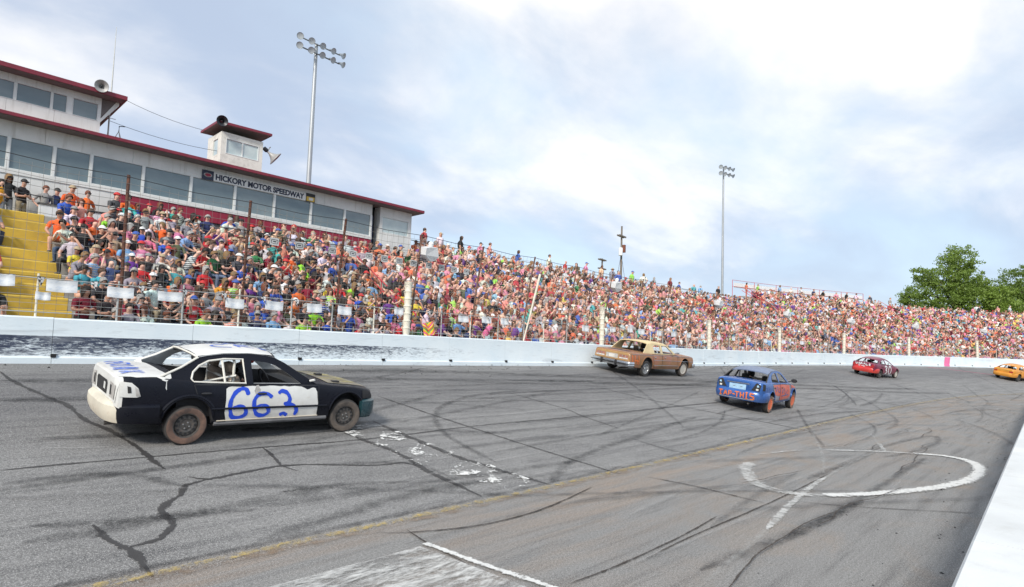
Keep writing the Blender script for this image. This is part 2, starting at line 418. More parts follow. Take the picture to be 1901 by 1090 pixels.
YL = [(-30, 6.2), (-10, 6.2), (1.5, 6.2), (5, 6.17), (10.4, 6.17), (17.4, 6.23), (24.8, 6.3), (37.9, 6.25), (45.5, 5.9), (50.5, 5.3), (56.8, 4.1), (66, 1.4), (76, -2.6)]
ribbon('dust_streak', [(x, y - .10) for x, y in YL], .22, 'crack_dust', TRACK, .6)
ribbon('tar_seam', [(x, y + .12) for x, y in YL[:8]], .13, 'rubber_mark', TRACK, .5)
ribbon('yellow_line', YL, .14, 'yellow_paint', TRACK, .25)
sheet('finish_line', [(5.72, 9.7), (6.62, 9.96), (7.45, 6.35), (6.2, 6.35)], 'white_flecks', TRACK)
sheet('painted_box', [(.6, 5.25), (4.17, 5.25), (4.25, 3.0), (.4, 2.9)], 'white_patch', TRACK)
ribbon('white_line', [(4.28, 5.3), (4.32, 4.4), (4.4, 3.6), (4.5, 2.6)], .12, 'white_paint_solid', TRACK, .15, .2, False)
ribbon('white_line', [(7.9, 2.91), (9.41, 3.15), (11.29, 3.38), (12.25, 3.45)], .15, 'white_paint_mid', TRACK)
ribbon('white_line', [(18.6, 3.95), (17.9, 3.72), (16.95, 3.42)], .16, 'white_paint_ground', TRACK)
RING = [(11.69, 4.72), (10.72, 4.19), (10.38, 3.79), (10.33, 3.36), (10.63, 3.0), (11.26, 2.58), (12.12, 2.18), (13.22, 1.77), (14.45, 1.53), (15.9, 1.52), (17.1, 1.81), (17.51, 2.34), (17.28, 2.89), (16.92, 3.45), (16.43, 3.97), (15.86, 4.47)]
ribbon('painted_ring', RING[4:13], .34, 'white_paint_solid', TRACK, .06, .15, False)
ribbon('painted_ring', RING[12:], .26, 'white_paint_mid', TRACK, .2, .15)
ribbon('painted_ring', [(12.6, 5.0)] + RING[:5], .36, 'white_paint_mid', TRACK, .2, .15, True)
ribbon('white_line', [(15.86, 4.47), (15.0, 4.95), (13.6, 5.3)], .12, 'white_paint_ground', TRACK)

# a tangle of old tyre marks, each its own arc
mr = random.Random(17)
for i in range(95):
    s0 = mr.uniform(.5, 34) if i < 75 else mr.uniform(30, 62); r0 = mr.uniform(.8, 8.6) if i < 62 else mr.uniform(9.5, 14); ln = mr.uniform(2.5, 9) * (1 + s0 * .03); sl = mr.gauss(0, .10) if i % 3 else mr.gauss(0, .45); cv = mr.gauss(0, .018)
    pts = []
    for u in np.linspace(0, ln, 7):
        s_ = s0 + u; r_ = min(14.2, max(.35, r0 + sl * u + cv * u * u)); pts.append(along(s_, -r_))
    ribbon('tyre_mark', pts, mr.uniform(.10, .26), 'rubber_faint' if i % 4 else 'rubber_mark', TRACK, .1, .4)
for i in range(40):
    s0 = mr.uniform(.5, 30); r0 = mr.uniform(2, 13.5); ln = mr.uniform(1, 5); sl = mr.gauss(0, .12); ribbon('scuff_mark', [along(s0 + u, -(r0 + sl * u)) for u in np.linspace(0, ln, 4)], mr.uniform(.05, .2), 'scuff_pale', TRACK, .3, .3)
for i in range(9):
    x, y = mr.uniform(5, 22), mr.uniform(2.2, 5.4); pts = [(x, y)]
    for _ in range(mr.randint(4, 8)): x += mr.uniform(.3, .7); y += mr.gauss(0, .07); pts.append((x, min(6.0, max(1.2, y))))
    ribbon('pavement_crack', pts, .035, 'crack', TRACK, .5, .12); 

# ------------------------------------------------------------------ outer wall, inner wall
def mat_wall():
    t = NT('wall_paint'); co = t.coord(); x, y, z = t.sep(co)
    blot = t.noise(co, .8, 6, .6); fine = t.noise(t.coord('Object', (.7, .7, 5)), 2.2, 8, .65, .2)
    c = t.mix(t.rng(blot, .3, .7), (.62, .71, .77), (.74, .80, .83))  # white paint; the blue cast of skylight is put into its colour
    c = t.mix(t.rng(fine, .56, .75, 0, .35), c, (.50, .52, .53))
    # navy kick band low on the first panels, scuffed by tyres and cars
    edge = t.noise(co, 2.5, 6, .6)
    zz = t.math('ADD', z, t.math('MULTIPLY', edge, .03))
    band = t.math('MULTIPLY', t.rng(zz, 1.735, 1.765), t.rng(zz, 2.165, 2.155))
    nx = t.math('ADD', x, t.math('MULTIPLY', t.noise(t.coord('Object', (1, 1, 3)), 1.6, 5, .6), 6.))
    band = t.math('MULTIPLY', band, t.rng(nx, 16.6, 14.2))
    sc = t.noise(t.coord('Object', (.45, .45, 2.0)), 15., 9, .78, .4); big = t.noise(t.coord('Object', (.5, .5, 1.2)), 1.3, 5, .6)
    fade = t.rng(x, 0., 13.5, -.05, .09)
    zf = t.rng(z, 1.76, 2.12, .05, -.05)
    scuff = t.math('ADD', t.math('ADD', t.math('MULTIPLY', sc, .80), t.math('MULTIPLY', big, .22)), t.math('ADD', fade, zf))
    keep = t.rng(scuff, .60, .47)
    c2 = t.mix(t.rng(t.noise(co, 9, 5), .3, .7), (.014, .022, .05), (.05, .065, .11))
    c = t.mix(t.math('MULTIPLY', band, keep), c, c2)
    # rubber and grime along the foot
    g = t.noise(t.coord('Object', (.6, .6, 3)), 3.5, 7, .7, .4)
    sm = t.noise(t.coord('Object', (.22, .22, 2.2)), 2.2, 7, .68, .6); c = t.mix(t.rng(sm, .56, .72, 0, .5), c, (.33, .35, .37)); t.base(t.mix(t.rng(g, .60, .74, 0, .35), c, (.18, .18, .19))); t.rough(.7); t.bump(t.noise(co, 25, 4, .7), .35, .01); t.done()
mat_wall()
plain('inner_wall_paint', (.64, .655, .655), .7, var=.10, scale=1.1, dirt=(.40, .385, .355), dirt_amt=.42, bump=.6)
plain('drain_dark', (.015, .015, .017), .9)
plain('pink_wall_paint', (.78, .17, .36), .6, var=.12)
def outer_wall():
    root = empty('outer_wall', (0, 0, 0), label='long white concrete wall with scuffed navy band along the outside of the track', cat='wall')
    sj = [2.34 + 2.68 * k for k in range(-10, 58)]
    for k in range(len(sj) - 1):
        s0, s1 = sj[k] + .004, sj[k + 1] - .004
        prof = [(-.05, -.12), (-.05, .085), (-.012, .12), (.0, .16), (.02, WH - .03), (.05, WH), (.27, WH), (.30, WH - .03), (.32, -.12)]
        g = G(); vs = []
        dz = rng.uniform(-.006, .006); dy = rng.uniform(-.006, .006); nx = 3
        for i in range(nx):
            s = s0 + (s1 - s0) * i / (nx - 1)
            for o, h in prof:
                x, y = along(s, o + dy); vs.append((x, y, base(s) + h + (dz if h > .5 else 0)))
        n = len(prof); fs = [(i * n + j, (i + 1) * n + j, (i + 1) * n + (j + 1) % n, i * n + (j + 1) % n) for i in range(nx - 1) for j in range(n)]
        fs += [tuple(range(n)), tuple(reversed(range((nx - 1) * n, nx * n)))]
        g.add(vs, fs); p = g.build('wall_panel', 'wall_paint', root, True, 30)
        if sj[k] > 0:
            x, y = along(sj[k] + .03, -.055); b = base(sj[k]); a = tang(sj[k])
            M = Matrix.Translation((x, y, b)) @ Matrix.Rotation(a, 4, 'Z')
            G().box((-.045, -.012, .10), (.045, .05, .17), M).build('drain_hole', 'drain_dark', p)
    # pink stripe painted on one panel
    vs = []
    for s in (70.9, 71.75):
        for o, h in ((-.055, .0), (-.055, .085), (-.017, .12), (-.005, .16), (.015, WH - .03)):
            x, y = along(s - .5 + (h - .3) * .25, o - .01); vs.append((x, y, base(s) + h))
    G().add(vs, [(i, i + 5, i + 6, i + 1) for i in range(4)]).build('pink_stripe', 'pink_wall_paint', root)
    return root
outer_wall()
def inner_wall():
    root = empty('pit_wall', (0, 0, 0), label='white painted concrete pit wall with wide flat top at lower right', cat='wall')
    yl = lambda x: .385 + .026 * x
    xs = [-8 + 3.2 * k for k in range(17)]
    for a, b in zip(xs[:-1], xs[1:]):
        vs, prof = [], [(0, -.1), (0, 1.075), (-.02, 1.1), (-.60, 1.1), (-.62, 1.075), (-.62, -.1)]
        for x in (a + .006, b - .006):
            vs += [(x, yl(x) + o, h) for o, h in prof]
        n = len(prof); g = G().add(vs, [(j, (j + 1) % n, n + (j + 1) % n, n + j) for j in range(n)] + [tuple(reversed(range(n))), tuple(range(n, 2 * n))])
        g.build('wall_panel', 'inner_wall_paint', root)
inner_wall()
def crumbs():
    g = G(); r = random.Random(3)
    for _ in range(520):
        x = r.uniform(3, 40); y = .40 + .026 * x + abs(r.gauss(.02, (.10 if r.random() < .75 else .7))); s = r.uniform(.004, .015) * (1 + x * .02)
        a = r.uniform(0, 6.28); M = Matrix.Translation((x, y, .004)) @ Matrix.Rotation(a, 4, 'Z')
        vs = [M @ Vector(p) for p in ((-s * 1.6, 0, 0), (0, -s * .7, 0), (s * 1.5, 0, 0), (0, s * .8, 0), (0, 0, s * .7))]
        g.add(vs, [(0, 1, 4), (1, 2, 4), (2, 3, 4), (3, 0, 4)])
    for _ in range(260):
        s = r.uniform(1, 45); q = r.uniform(.05, 2.2) ** 1.0; x, y = along(s, -q * r.random() - .06); k = r.uniform(.008, .03); z = gz(x, y) + .003
        g.add([(x - k, y, z), (x, y - k, z), (x + k, y, z), (x, y + k, z), (x, y, z + k)], [(0, 1, 4), (1, 2, 4), (2, 3, 4), (3, 0, 4)])
    g.build('rubber_crumbs', 'drain_dark', kind='stuff', label='black tyre rubber crumbs scattered along the walls', cat='debris')
crumbs()

# ------------------------------------------------------------------ catch fence
plain('rusty_steel', (.10, .042, .028), .8, var=.4, scale=6, dirt=(.20, .09, .05), dirt_amt=.6)
plain('rusty_pale', (.19, .10, .07), .8, var=.4, scale=6, dirt=(.28, .17, .11), dirt_amt=.6)
plain('galvanised', (.42, .43, .42), .5, metal=.3, var=.2, scale=5, dirt=(.25, .2, .16), dirt_amt=.4)
plain('cable', (.03, .03, .033), .6)
plain('wire', (.26, .24, .22), .55, metal=.3)
plain('cream_paint', (.70, .66, .56), .6, var=.12, scale=4, dirt=(.35, .30, .22), dirt_amt=.5)
plain('white_plastic', (.76, .77, .78), .45, var=.06, scale=4)
def rail_pts(s0, s1, off, h, step=1.34, lean=0.):
    n = int((s1 - s0) / step) + 1
    return [(*along(s, off + lean), base(s) + WH + h) for s in np.linspace(s0, s1, n)]
POST_S = [3.57 + 2.69 * k for k in range(-4, 36)]
def fence():
    root = empty('catch_fence', (0, 0, 0), label='rusty steel catch fence with cables and wire on the wall before the crowd', cat='fence')
    lean = {0: 0., 1: .07, 2: .08, 3: .17, 4: .17, 5: .15}
    tops = []
    for i, s in enumerate(POST_S):
        k = i - 4; ln = lean.get(k, .16 if k > 0 else .03) + rng.uniform(-.02, .02); h = (3.42 if k < 1 else 3.25) + rng.uniform(-.06, .06)
        x0, y0 = along(s, .36); x1, y1 = along(s + rng.uniform(-.05, .05), .36 - ln * h); b = base(s) + WH
        P = [(x0, y0, b - .5), (x0, y0, b + .2), ((x0 + x1) / 2, (y0 + y1) / 2 + .04, b + h * .55), (x1, y1, b + h)]
        G().tube(P, .036 if k < 3 else (.030 if k < 6 else .024), 8).build('fence_post', 'rusty_steel' if k < 3 else 'rusty_pale', root, True); tops.append((s, ln, h))
    for i in range(82):
        s = -6.0 + 1.345 * i + rng.uniform(-.1, .1); x, y = along(s, .2); b = base(s) + WH; h = .88 + rng.uniform(-.05, .12)
        G().tube([(x, y, b - .05), (x, y, b + h)], .021, 7).build('short_post', 'galvanised' if i % 3 else 'cream_paint', root, True)
    def cable(frac, r, name='cable', mat='cable'):
        P = []
        for (s, ln, h), nx in zip(tops, tops[1:] + [None]):
            x, y = along(s, .33 - ln * h * frac); P.append((x, y, base(s) + WH + h * frac))
            if nx:
                s2 = (s + nx[0]) / 2; ln2 = (ln + nx[1]) / 2; h2 = (h + nx[2]) / 2; x, y = along(s2, .33 - ln2 * h2 * frac); P.append((x, y, base(s2) + WH + h2 * frac - .05))
        G().tube(P, r, 5).build(name, mat, root, True)
    cable(.985, .009); cable(.76, .011)
    for f in (.06, .12, .18, .24, .30, .36, .42, .48, .54, .60, .66, .72, .82, .88, .94): cable(f, .0045, 'wire', 'wire')
    for h, r in ((.80, .012), (.10, .010), (.45, .004), (.62, .004), (.28, .004)):
        G().tube(rail_pts(-8, 92, .18, h), r, 5).build('rail' if r > .005 else 'wire', 'galvanised', root, True)
    g = G()
    for i in range(300):
        s = -6 + .20 * i; f = 1.
        k = max(0, min(len(tops) - 2, int((s - tops[0][0]) / 2.69))); ln = tops[k][1]
        a = along(s, .33); b = along(s, .33 - ln * 3.25); z = base(s) + WH
        g.tube([(a[0], a[1], z + .02), (b[0], b[1], z + 3.2)], .0034, 3, False)
    g.build('wire_mesh', 'wire', root)
    g = G()                                     # small upright bars above the wall
    for i in range(230):
        s = 8 + .36 * i; x, y = along(s, .16); z = base(s) + WH; g.tube([(x, y, z), (x, y, z + .16)], .008, 4, False)
    g.build('low_bars', 'galvanised', root, kind='stuff')
    return tops
TOPS = fence()
ORD = ['first', 'second', 'third', 'fourth', 'fifth', 'sixth', 'seventh', 'eighth', 'ninth', 'tenth', 'eleventh', 'twelfth', 'thirteenth', 'fourteenth', 'fifteenth', 'sixteenth', 'seventeenth', 'eighteenth', 'nineteenth', 'twentieth']

def pillars():
    prof = [(.0, 0), (.10, 0)]
    for k in range(7): prof += [(.105, .02 + .235 * k), (.125, .19 + .235 * k), (.138, .20 + .235 * k), (.138, .225 + .235 * k), (.112, .235 + .235 * k)]
    prof += [(.13, 1.66), (.13, 1.70), (.0, 1.71)]
    me = G().lathe(prof, 14); me = meshdata('column', me.v, me.f, 'cream_paint', None, True, 30)
    for k in range(8):
        s = 11.35 + 10.75 * k; x, y = along(s, .16); z = base(s) + WH
        r = empty('white_column', (x, y, z), label='ribbed cream column on the wall, %s from the left' % ORD[k], cat='column', group='ribbed columns along the wall')
        r.rotation_euler = (rng.uniform(-.02, .02), rng.uniform(-.02, .02), 0)
        obj('column', me, r)
        G().tube([(.1, 0, 1.55), (.85, 0, 1.56)], .018, 6).build('arm', 'galvanised', r, True)
        # white floodlight hood hung from the fence near the column
        s2 = s + .55; ln = .17; x, y = along(s2, .33 - ln * 2.8); z = base(s2) + WH + 2.62
        f = empty('floodlight', (x, y, z), (R(12), 0, tang(s2)), label='white floodlight hood high on the fence near the %s cream column' % ORD[k], cat='floodlight', group='floodlights along the fence')
        G().add([(-.27, -.17, -.02), (.27, -.17, -.02), (.27, .17, -.02), (-.27, .17, -.02), (-.30, -.20, .22), (.16, -.17, .28), (.16, .17, .28), (-.30, .20, .22), (.0, -.12, -.2), (.16, -.12, -.16), (.16, .12, -.16), (.0, .12, -.2)],
                [(0, 1, 5, 4), (1, 2, 6, 5), (2, 3, 7, 6), (3, 0, 4, 7), (4, 5, 6, 7), (0, 8, 9, 1), (1, 9, 10, 2), (2, 10, 11, 3), (3, 11, 8, 0), (8, 11, 10, 9)]).build('hood', 'white_plastic', f)
        G().lathe([(0, .28), (.08, .27), (.09, .38), (.05, .43), (0, .44)], 10).build('cap', 'white_plastic', f, True)
        G().tube([(.2, 0, .1), (.32, .16, .05)], .025, 6).build('bracket', 'rusty_steel', f, True)
pillars()
# leaning white pole beside the sixth post
G().tube([(*along(16.85, .12), base(17) + WH), (*along(17.0, -.02), base(17) + WH + .9), (*along(17.25, -.28), base(17) + WH + 2.6)], [.03, .035, .05], 8).build('leaning_pole', 'cream_paint', None, True, label='leaning white pole against the sixth rusty fence post', cat='pole')

# banners and pennants tied to the fence
def mat_banner():
    t = NT('banner_print'); co = t.coord(); f = t.noise(t.coord('Object', (1, 1, 2.2)), 9, 5, .6)
    t.base(t.mix(t.rng(f, .52, .62, 0, .45), (.78, .80, .82), (.45, .55, .68))); t.rough(.6); t.done()
    t = NT('checker_flag'); c = t.n('ShaderNodeTexChecker'); t.put(c.inputs['Vector'], t.coord('Object', (1, 1, 1))); c.inputs['Scale'].default_value = 17
    c.inputs['Color1'].default_value = (.60, .60, .60, 1); c.inputs['Color2'].default_value = (.06, .06, .06, 1); t.base(c.outputs[0]); t.rough(.7); t.done()
mat_banner()
BAN = [(1.30, 1.69, .58, .84), (2.17, 2.73, .54, .80), (2.01, 2.28, .36, .52), (3.24, 3.78, .51, .76), (4.24, 4.79, .51, .76), (5.76, 6.24, .47, .71), (6.77, 7.28, .48, .74), (7.94, 8.41, .5, .76), (8.89, 9.36, .5, .75), (10.85, 11.22, .64, .86), (13.51, 14.02, .54, .78), (14.63, 15.13, .58, .8), (15.6, 16.04, .58, .8), (20.6, 21.1, .55, .8), (22.7, 23.2, .6, .85), (24.18, 24.66, .66, .9), (25.14, 25.75, .6, .86), (26.9, 27.4, .6, .86), (28.4, 28.9, .6, .86), (30.1, 30.6, .6, .86), (31.8, 32.3, .6, .86), (33.9, 34.4, .6, .86), (36, 36.5, .6, .86), (38.4, 38.9, .6, .86), (41, 41.6, .6, .86), (44, 44.6, .6, .86), (47, 47.6, .6, .86), (51, 51.6, .6, .86), (55, 55.6, .6, .86), (59, 59.6, .6, .86), (63, 63.6, .6, .86)]
def cloth(w, h, bow=.015, nx=6, nz=4):
    vs = [(w * (i / nx - .5), -bow * math.sin(i / nx * 9.4) - .01 * math.sin(j * 2), h * (j / nz - .5) - .012 * math.sin(math.pi * i / nx)) for j in range(nz + 1) for i in range(nx + 1)]
    fs = [(j * (nx + 1) + i, j * (nx + 1) + i + 1, (j + 1) * (nx + 1) + i + 1, (j + 1) * (nx + 1) + i) for j in range(nz) for i in range(nx)]
    return vs, fs
for i, (a, b, lo, hi) in enumerate(BAN):
    s = (a + b) / 2; x, y = along(s, .155); r = rng.uniform(.9, 1.05); vs, fs = cloth((b - a) * .95, (hi - lo) * r)
    o = obj('fence_banner', meshdata('fence_banner', vs, fs, 'banner_print'), None, (x, y, base(s) + WH + (lo + hi) / 2), label='small white printed banner on the fence, %s from the left' % (ORD[i] if i < 20 else 'twenty-' + ORD[i - 20] if i < 29 else ('thirtieth' if i == 29 else 'thirty-first')), cat='banner', group='white banners along the fence')
    o.rotation_euler = (rng.uniform(-.06, .06), rng.uniform(-.04, .04), tang(s))
pr = empty('pennant_string', (0, 0, 0), label='string of small checkered pennants along the lower fence rail', cat='pennants')
G().tube(rail_pts(-2, 21, .14, .83), .004, 4).build('cord', 'cable', pr)
pv = meshdata('pennant', [(-.075, 0, 0), (.075, .01, 0), (.012, -.02, -.20)], [(0, 2, 1)], 'checker_flag', None, False)
for k in range(24):
    s = -1.6 + .92 * k + rng.uniform(-.06, .06); x, y = along(s, .135); o = obj('pennant', pv, pr, (x, y, base(s) + WH + .825)); o.rotation_euler = (rng.uniform(-.2, .2), rng.uniform(-.15, .15), rng.uniform(-.2, .2))
# small square signs on the upper cable
plain('sign_black', (.03, .03, .035), .5); plain('sign_grey', (.50, .51, .51), .6, var=.2, scale=7)
SIGN_S = [6.9 + .0, 7.6, 8.6, 9.2, 9.75, 10.3, 10.85, 11.4, 11.95, 12.5, 13.05, 13.6]
for i, s in enumerate(SIGN_S):
    k = max(0, min(len(TOPS) - 2, int((s - TOPS[0][0]) / 2.69))); ln, h = (TOPS[k][1] + TOPS[k + 1][1]) / 2, (TOPS[k][2] + TOPS[k + 1][2]) / 2
    x, y = along(s, .31 - ln * h * .76); z = base(s) + WH + h * .76 - .19
    r = empty('cable_sign', (x, y, z), (rng.uniform(-.1, .1), rng.uniform(-.06, .06), 0), label='small square white sign with black emblem on the upper fence cable, %s from the left' % ORD[i], cat='sign', group='square signs on the upper cable')
    G().box((-.12, -.004, -.10), (.12, .004, .10)).build('board', 'sign_grey', r)
    g = G()
    for a, b in (((-.08, .045), (.08, .058)), ((-.08, -.055), (.08, -.045)), ((-.092, -.04), (-.08, .04)), ((.08, -.04), (.092, .04)), ((-.045, -.012), (.045, .014))): g.box((a[0], -.009, a[1]), (b[0], -.0045, b[1]))
    g.build('emblem', 'sign_black', r)

# striped beach towel hung over the fence
def towel():
    t = NT('towel_stripes'); x, y, z = t.sep(t.coord()); v = t.math('FRACT', t.math('MULTIPLY', t.math('ADD', z, t.math('MULTIPLY', t.math('ABSOLUTE', x), -.9)), 3.2)); c = t.n('ShaderNodeValToRGB'); c.color_ramp.interpolation = 'CONSTANT'; e = c.color_ramp.elements
    cols = [(.75, .08, .30), (.80, .30, .03), (.80, .62, .05), (.10, .42, .10), (.70, .05, .05), (.85, .70, .10)]
    while len(e) < len(cols): e.new(.5)
    for i, q in enumerate(cols): e[i].position = i / len(cols); e[i].color = (*q, 1)
    t.L.new(v, c.inputs[0]); t.base(c.outputs[0]); t.rough(.9); t.done()
    vs, fs = cloth(.46, .44, .03, 8, 6); x, y = along(12.25, .15)
    o = obj('beach_towel', meshdata('beach_towel', vs, fs, 'towel_stripes'), None, (x, y, base(12) + WH + .24), label='rainbow striped towel hung on the low fence beside the first cream column', cat='towel'); o.rotation_euler = (0, R(-12), 0)
towel()

# ------------------------------------------------------------------ grandstand
plain('stand_concrete', (.34, .33, .31), .85, var=.2, scale=1.2, dirt=(.15, .14, .13), dirt_amt=.5, bump=.4)
plain('stand_yellow', (.55, .38, .055), .75, var=.15, scale=1.5, dirt=(.30, .21, .07), dirt_amt=.6, bump=.4)
plain('red_rail', (.50, .035, .05), .5, var=.15, scale=3)
plain('parapet_white', (.68, .71, .73), .7, var=.1, scale=2, dirt=(.4, .4, .4), dirt_amt=.3)
TREAD, RISE, FRONT = .565, .335, .75
def row_off(k): return FRONT + TREAD * k
def row_z(s, k): return base(s) + .10 + RISE * k
def nrows(s): return 12 if s < 17.8 else (16 if s < 56.5 else (20 if s < 76.5 else 19))
STAND = empty('grandstand', (0, 0, 0), label='long stepped concrete grandstand rising behind the outer wall', cat='grandstand')
def step(k, s0, s1, mat, dz=0.):
    n = max(2, int((s1 - s0) / 2.5) + 1); vs = []; z0 = -.35
    for s in np.linspace(s0, s1, n):
        o = row_off(k) - .42 + (dz * .9); z = row_z(s, k) + dz
        for of, zz in ((o, z + z0 - .25), (o, z - .03), (o + .03, z), (o + TREAD + .05, z), (o + TREAD + .05, z + z0 - .25)):
            x, y = along(s, of); vs.append((x, y, zz))
    fs = [(i * 5 + j, (i + 1) * 5 + j, (i + 1) * 5 + (j + 1) % 5, i * 5 + (j + 1) % 5) for i in range(n - 1) for j in range(5)]
    fs += [(0, 1, 2, 3, 4), tuple((n - 1) * 5 + j for j in (4, 3, 2, 1, 0))]
    G().add(vs, fs).build('step', mat, STAND)
A0, A1 = 1.72, 2.98
for k in range(13):
    step(k, -14, A0 - .01, 'stand_concrete'); step(k, A0, A1, 'stand_yellow', .02); step(k, A1 + .01, 17.8, 'stand_concrete')
for k in range(16): step(k, 17.82, 56.5, 'stand_concrete')
for k in range(20): step(k, 56.52, 76.5, 'stand_concrete')
for k in range(19): step(k, 76.52, 150, 'stand_concrete')
# landing in front of the building, and the fill under the stand
WALK_Z = 5.28
G().box((-14, 15.3 + row_off(12) + .20, WALK_Z - .5), (17.8, 24.2, WALK_Z)).build('landing', 'stand_concrete', STAND)
G().box((-14, 16.3, 0), (17.75, 16.5, 2.0)).build('front_kerb', 'stand_concrete', STAND)
def handrail(name, s, k0, k1, label, mat='red_rail', dx=.0):
    r = empty(name, (0, 0, 0), label=label, cat='handrail', group='red stair handrails'); P = []
    for k in (k0, k1):
        x, y = along(s + dx, row_off(k)); P.append((x, y, row_z(s, k) + .95))
    for h in (0, -.35): G().tube([(p[0], p[1], p[2] + h) for p in P], .024, 6).build('rail', mat, r, True)
    for k in range(k0, k1 + 1, 2):
        x, y = along(s + dx, row_off(k)); G().tube([(x, y, row_z(s, k)), (x, y, row_z(s, k) + .95)], .02, 6).build('upright', mat, r, True)
handrail('stair_handrail', 13.0, 2, 10, 'red stair handrail sloping down through the crowd near the fourth fence post')
handrail('stair_handrail', 34.0, 9, 14, 'red stair handrail high in the crowd right of the utility pole')
handrail('stair_handrail', 56.8, 12, 19, 'red stair handrail at the left end of the raised stand')
handrail('stair_handrail', 57.5, 12, 19, 'second red stair handrail at the left end of the raised stand')
handrail('stair_handrail', 76.8, 11, 19, 'red stair handrail at the right end of the raised stand')
def toprail(name, s0, s1, k, label, h=1.05, mat='red_rail', levels=(1., .55), extra=.7):
    r = empty(name, (0, 0, 0), label=label, cat='railing', group='railings of the stands')
    n = max(3, int((s1 - s0) / 2.4)); S = np.linspace(s0, s1, n)
    for f in levels: G().tube([(*along(s, row_off(k) + extra), row_z(s, k) + h * f) for s in S], .02, 6).build('rail', mat, r, True)
    for s in S:
        x, y = along(s, row_off(k) + extra); G().tube([(x, y, row_z(s, k) - .3), (x, y, row_z(s, k) + h)], .026, 6).build('upright', mat, r, True)
toprail('back_railing', 57, 76, 20, 'red and white back railing along the top of the raised stand', 1.45)
toprail('back_railing', 18.2, 56, 15, 'thin back railing along the top of the middle stand', 1.0, 'galvanised')
toprail('back_railing', 77, 120, 18, 'low thin back railing of the stand before the trees', .75, 'galvanised')
toprail('aisle_railing', 60, 70, 9, 'red walkway railing halfway up the raised stand', .95, 'red_rail', (1., .8), .1)
g = G(); S = np.linspace(57.3, 76, 10)
for a, b in zip(S[:-1], S[1:]):
    p, q = along(a, row_off(20) + .74), along(b - .08, row_off(20) + .74); z0, z1 = row_z(a, 20), row_z(b, 20)
    g.add([(p[0], p[1], z0 + .7), (q[0], q[1], z1 + .7), (q[0], q[1], z1 + 1.2), (p[0], p[1], z0 + 1.2), (p[0], p[1] + .03, z0 + .7), (q[0], q[1] + .03, z1 + .7), (q[0], q[1] + .03, z1 + 1.2), (p[0], p[1] + .03, z0 + 1.2)],
          [(0, 1, 2, 3), (7, 6, 5, 4), (0, 4, 5, 1), (3, 2, 6, 7), (1, 5, 6, 2), (0, 3, 7, 4)])
g.build('windbreak_panels', 'white_plastic', STAND)
# white parapet with a black cap beside the top of the yellow stair
pp = empty('parapet', (0, 0, 0), label='low white parapet with dark cap below two orange shirts', cat='parapet')
G().box((2.85, 22.55, WALK_Z - .45), (4.75, 22.67, WALK_Z + .80)).build('panel', 'parapet_white', pp); G().box((2.82, 22.52, WALK_Z + .802), (4.78, 22.7, WALK_Z + .85)).build('cap', 'sign_black', pp)

# ------------------------------------------------------------------ press building
def mat_siding():
    t = NT('siding_white'); co = t.coord(); st_ = t.noise(t.coord('Object', (5, 5, .35)), 1.6, 6, .65); b_ = t.noise(co, 1.3, 6, .6)
    c = t.mix(t.rng(b_, .3, .7), (.62, .63, .62), (.74, .745, .74)); c = t.mix(t.rng(st_, .54, .72, 0, .5), c, (.40, .385, .35)); t.base(c); t.rough(.6); t.done()
mat_siding()
plain('peeling_white', (.72, .71, .66), .65, var=.08, scale=2, dirt=(.20, .19, .17), dirt_amt=.55)
plain('frame_white', (.70, .72, .72), .5, var=.05)
plain('fascia_red', (.20, .018, .038), .5, var=.2, scale=2.5, dirt=(.14, .05, .06), dirt_amt=.5)
plain('band_red', (.28, .015, .042), .5, var=.15, scale=2)
plain('soffit', (.17, .15, .15), .8, var=.2)
plain('sign_white', (.74, .75, .75), .5, var=.05)
plain('sign_navy', (.02, .025, .06), .5, var=.1)
plain('sign_yellow', (.66, .45, .06), .5, var=.1)
plain('door_blue', (.015, .025, .09), .5)
plain('horn_dark', (.035, .037, .045), .4, metal=.4)
plain('horn_grey', (.36, .36, .36), .5, metal=.2, var=.15)
def mat_glass():
    t = NT('sky_toned_glass'); co = t.coord(); f = t.noise(t.coord('Object', (.6, .6, 1.4)), 1.2, 3)
    oi = t.n('ShaderNodeObjectInfo'); f = t.math('ADD', t.math('MULTIPLY', f, .7), t.math('MULTIPLY', oi.outputs['Random'], .3)); t.base(t.mix(t.rng(f, .3, .7), (.09, .14, .165), (.20, .25, .265))); t.rough(t.rng(f, .3, .7, .04, .12)); t.b.inputs['Specular IOR Level'].default_value = .7; t.b.inputs['Coat Weight'].default_value = .6; t.done()  # opaque panes: tone of the reflected sky is put into the base colour
    t = NT('pale_glass'); co = t.coord(); t.base(t.mix(t.rng(t.noise(co, 1.5, 3), .3, .7), (.42, .52, .54), (.58, .66, .66))); t.rough(.06); t.b.inputs['Coat Weight'].default_value = .5; t.done()
mat_glass()
FY = 23.7
def window(parent, x0, x1, z0, z1, y, glass='sky_toned_glass', fr=.04, split=0, d=.05, shade=False):
    """frame round an opening, pane set back behind it"""
    g = G()
    for a, b in (((x0, z0), (x1, z0 + fr)), ((x0, z1 - fr), (x1, z1)), ((x0, z0 + fr), (x0 + fr, z1 - fr)), ((x1 - fr, z0 + fr), (x1, z1 - fr))): g.box((a[0], y - .03, a[1]), (b[0], y + d, b[1]))
    if split: g.box(((x0 + x1) / 2 - .02, y - .025, z0 + fr), ((x0 + x1) / 2 + .02, y + d, z1 - fr))
    w = g.build('window', 'frame_white', parent)
    cuts = [x0 + fr, (x0 + x1) / 2, x1 - fr] if split else [x0 + fr, x1 - fr]
    for a, b in zip(cuts[:-1], cuts[1:]):
        t = rng.uniform(-.004, .004); G().box((a, y + .015 + t, z0 + fr), (b, y + .023 + t, z1 - fr)).build('pane', glass, w)
    return w
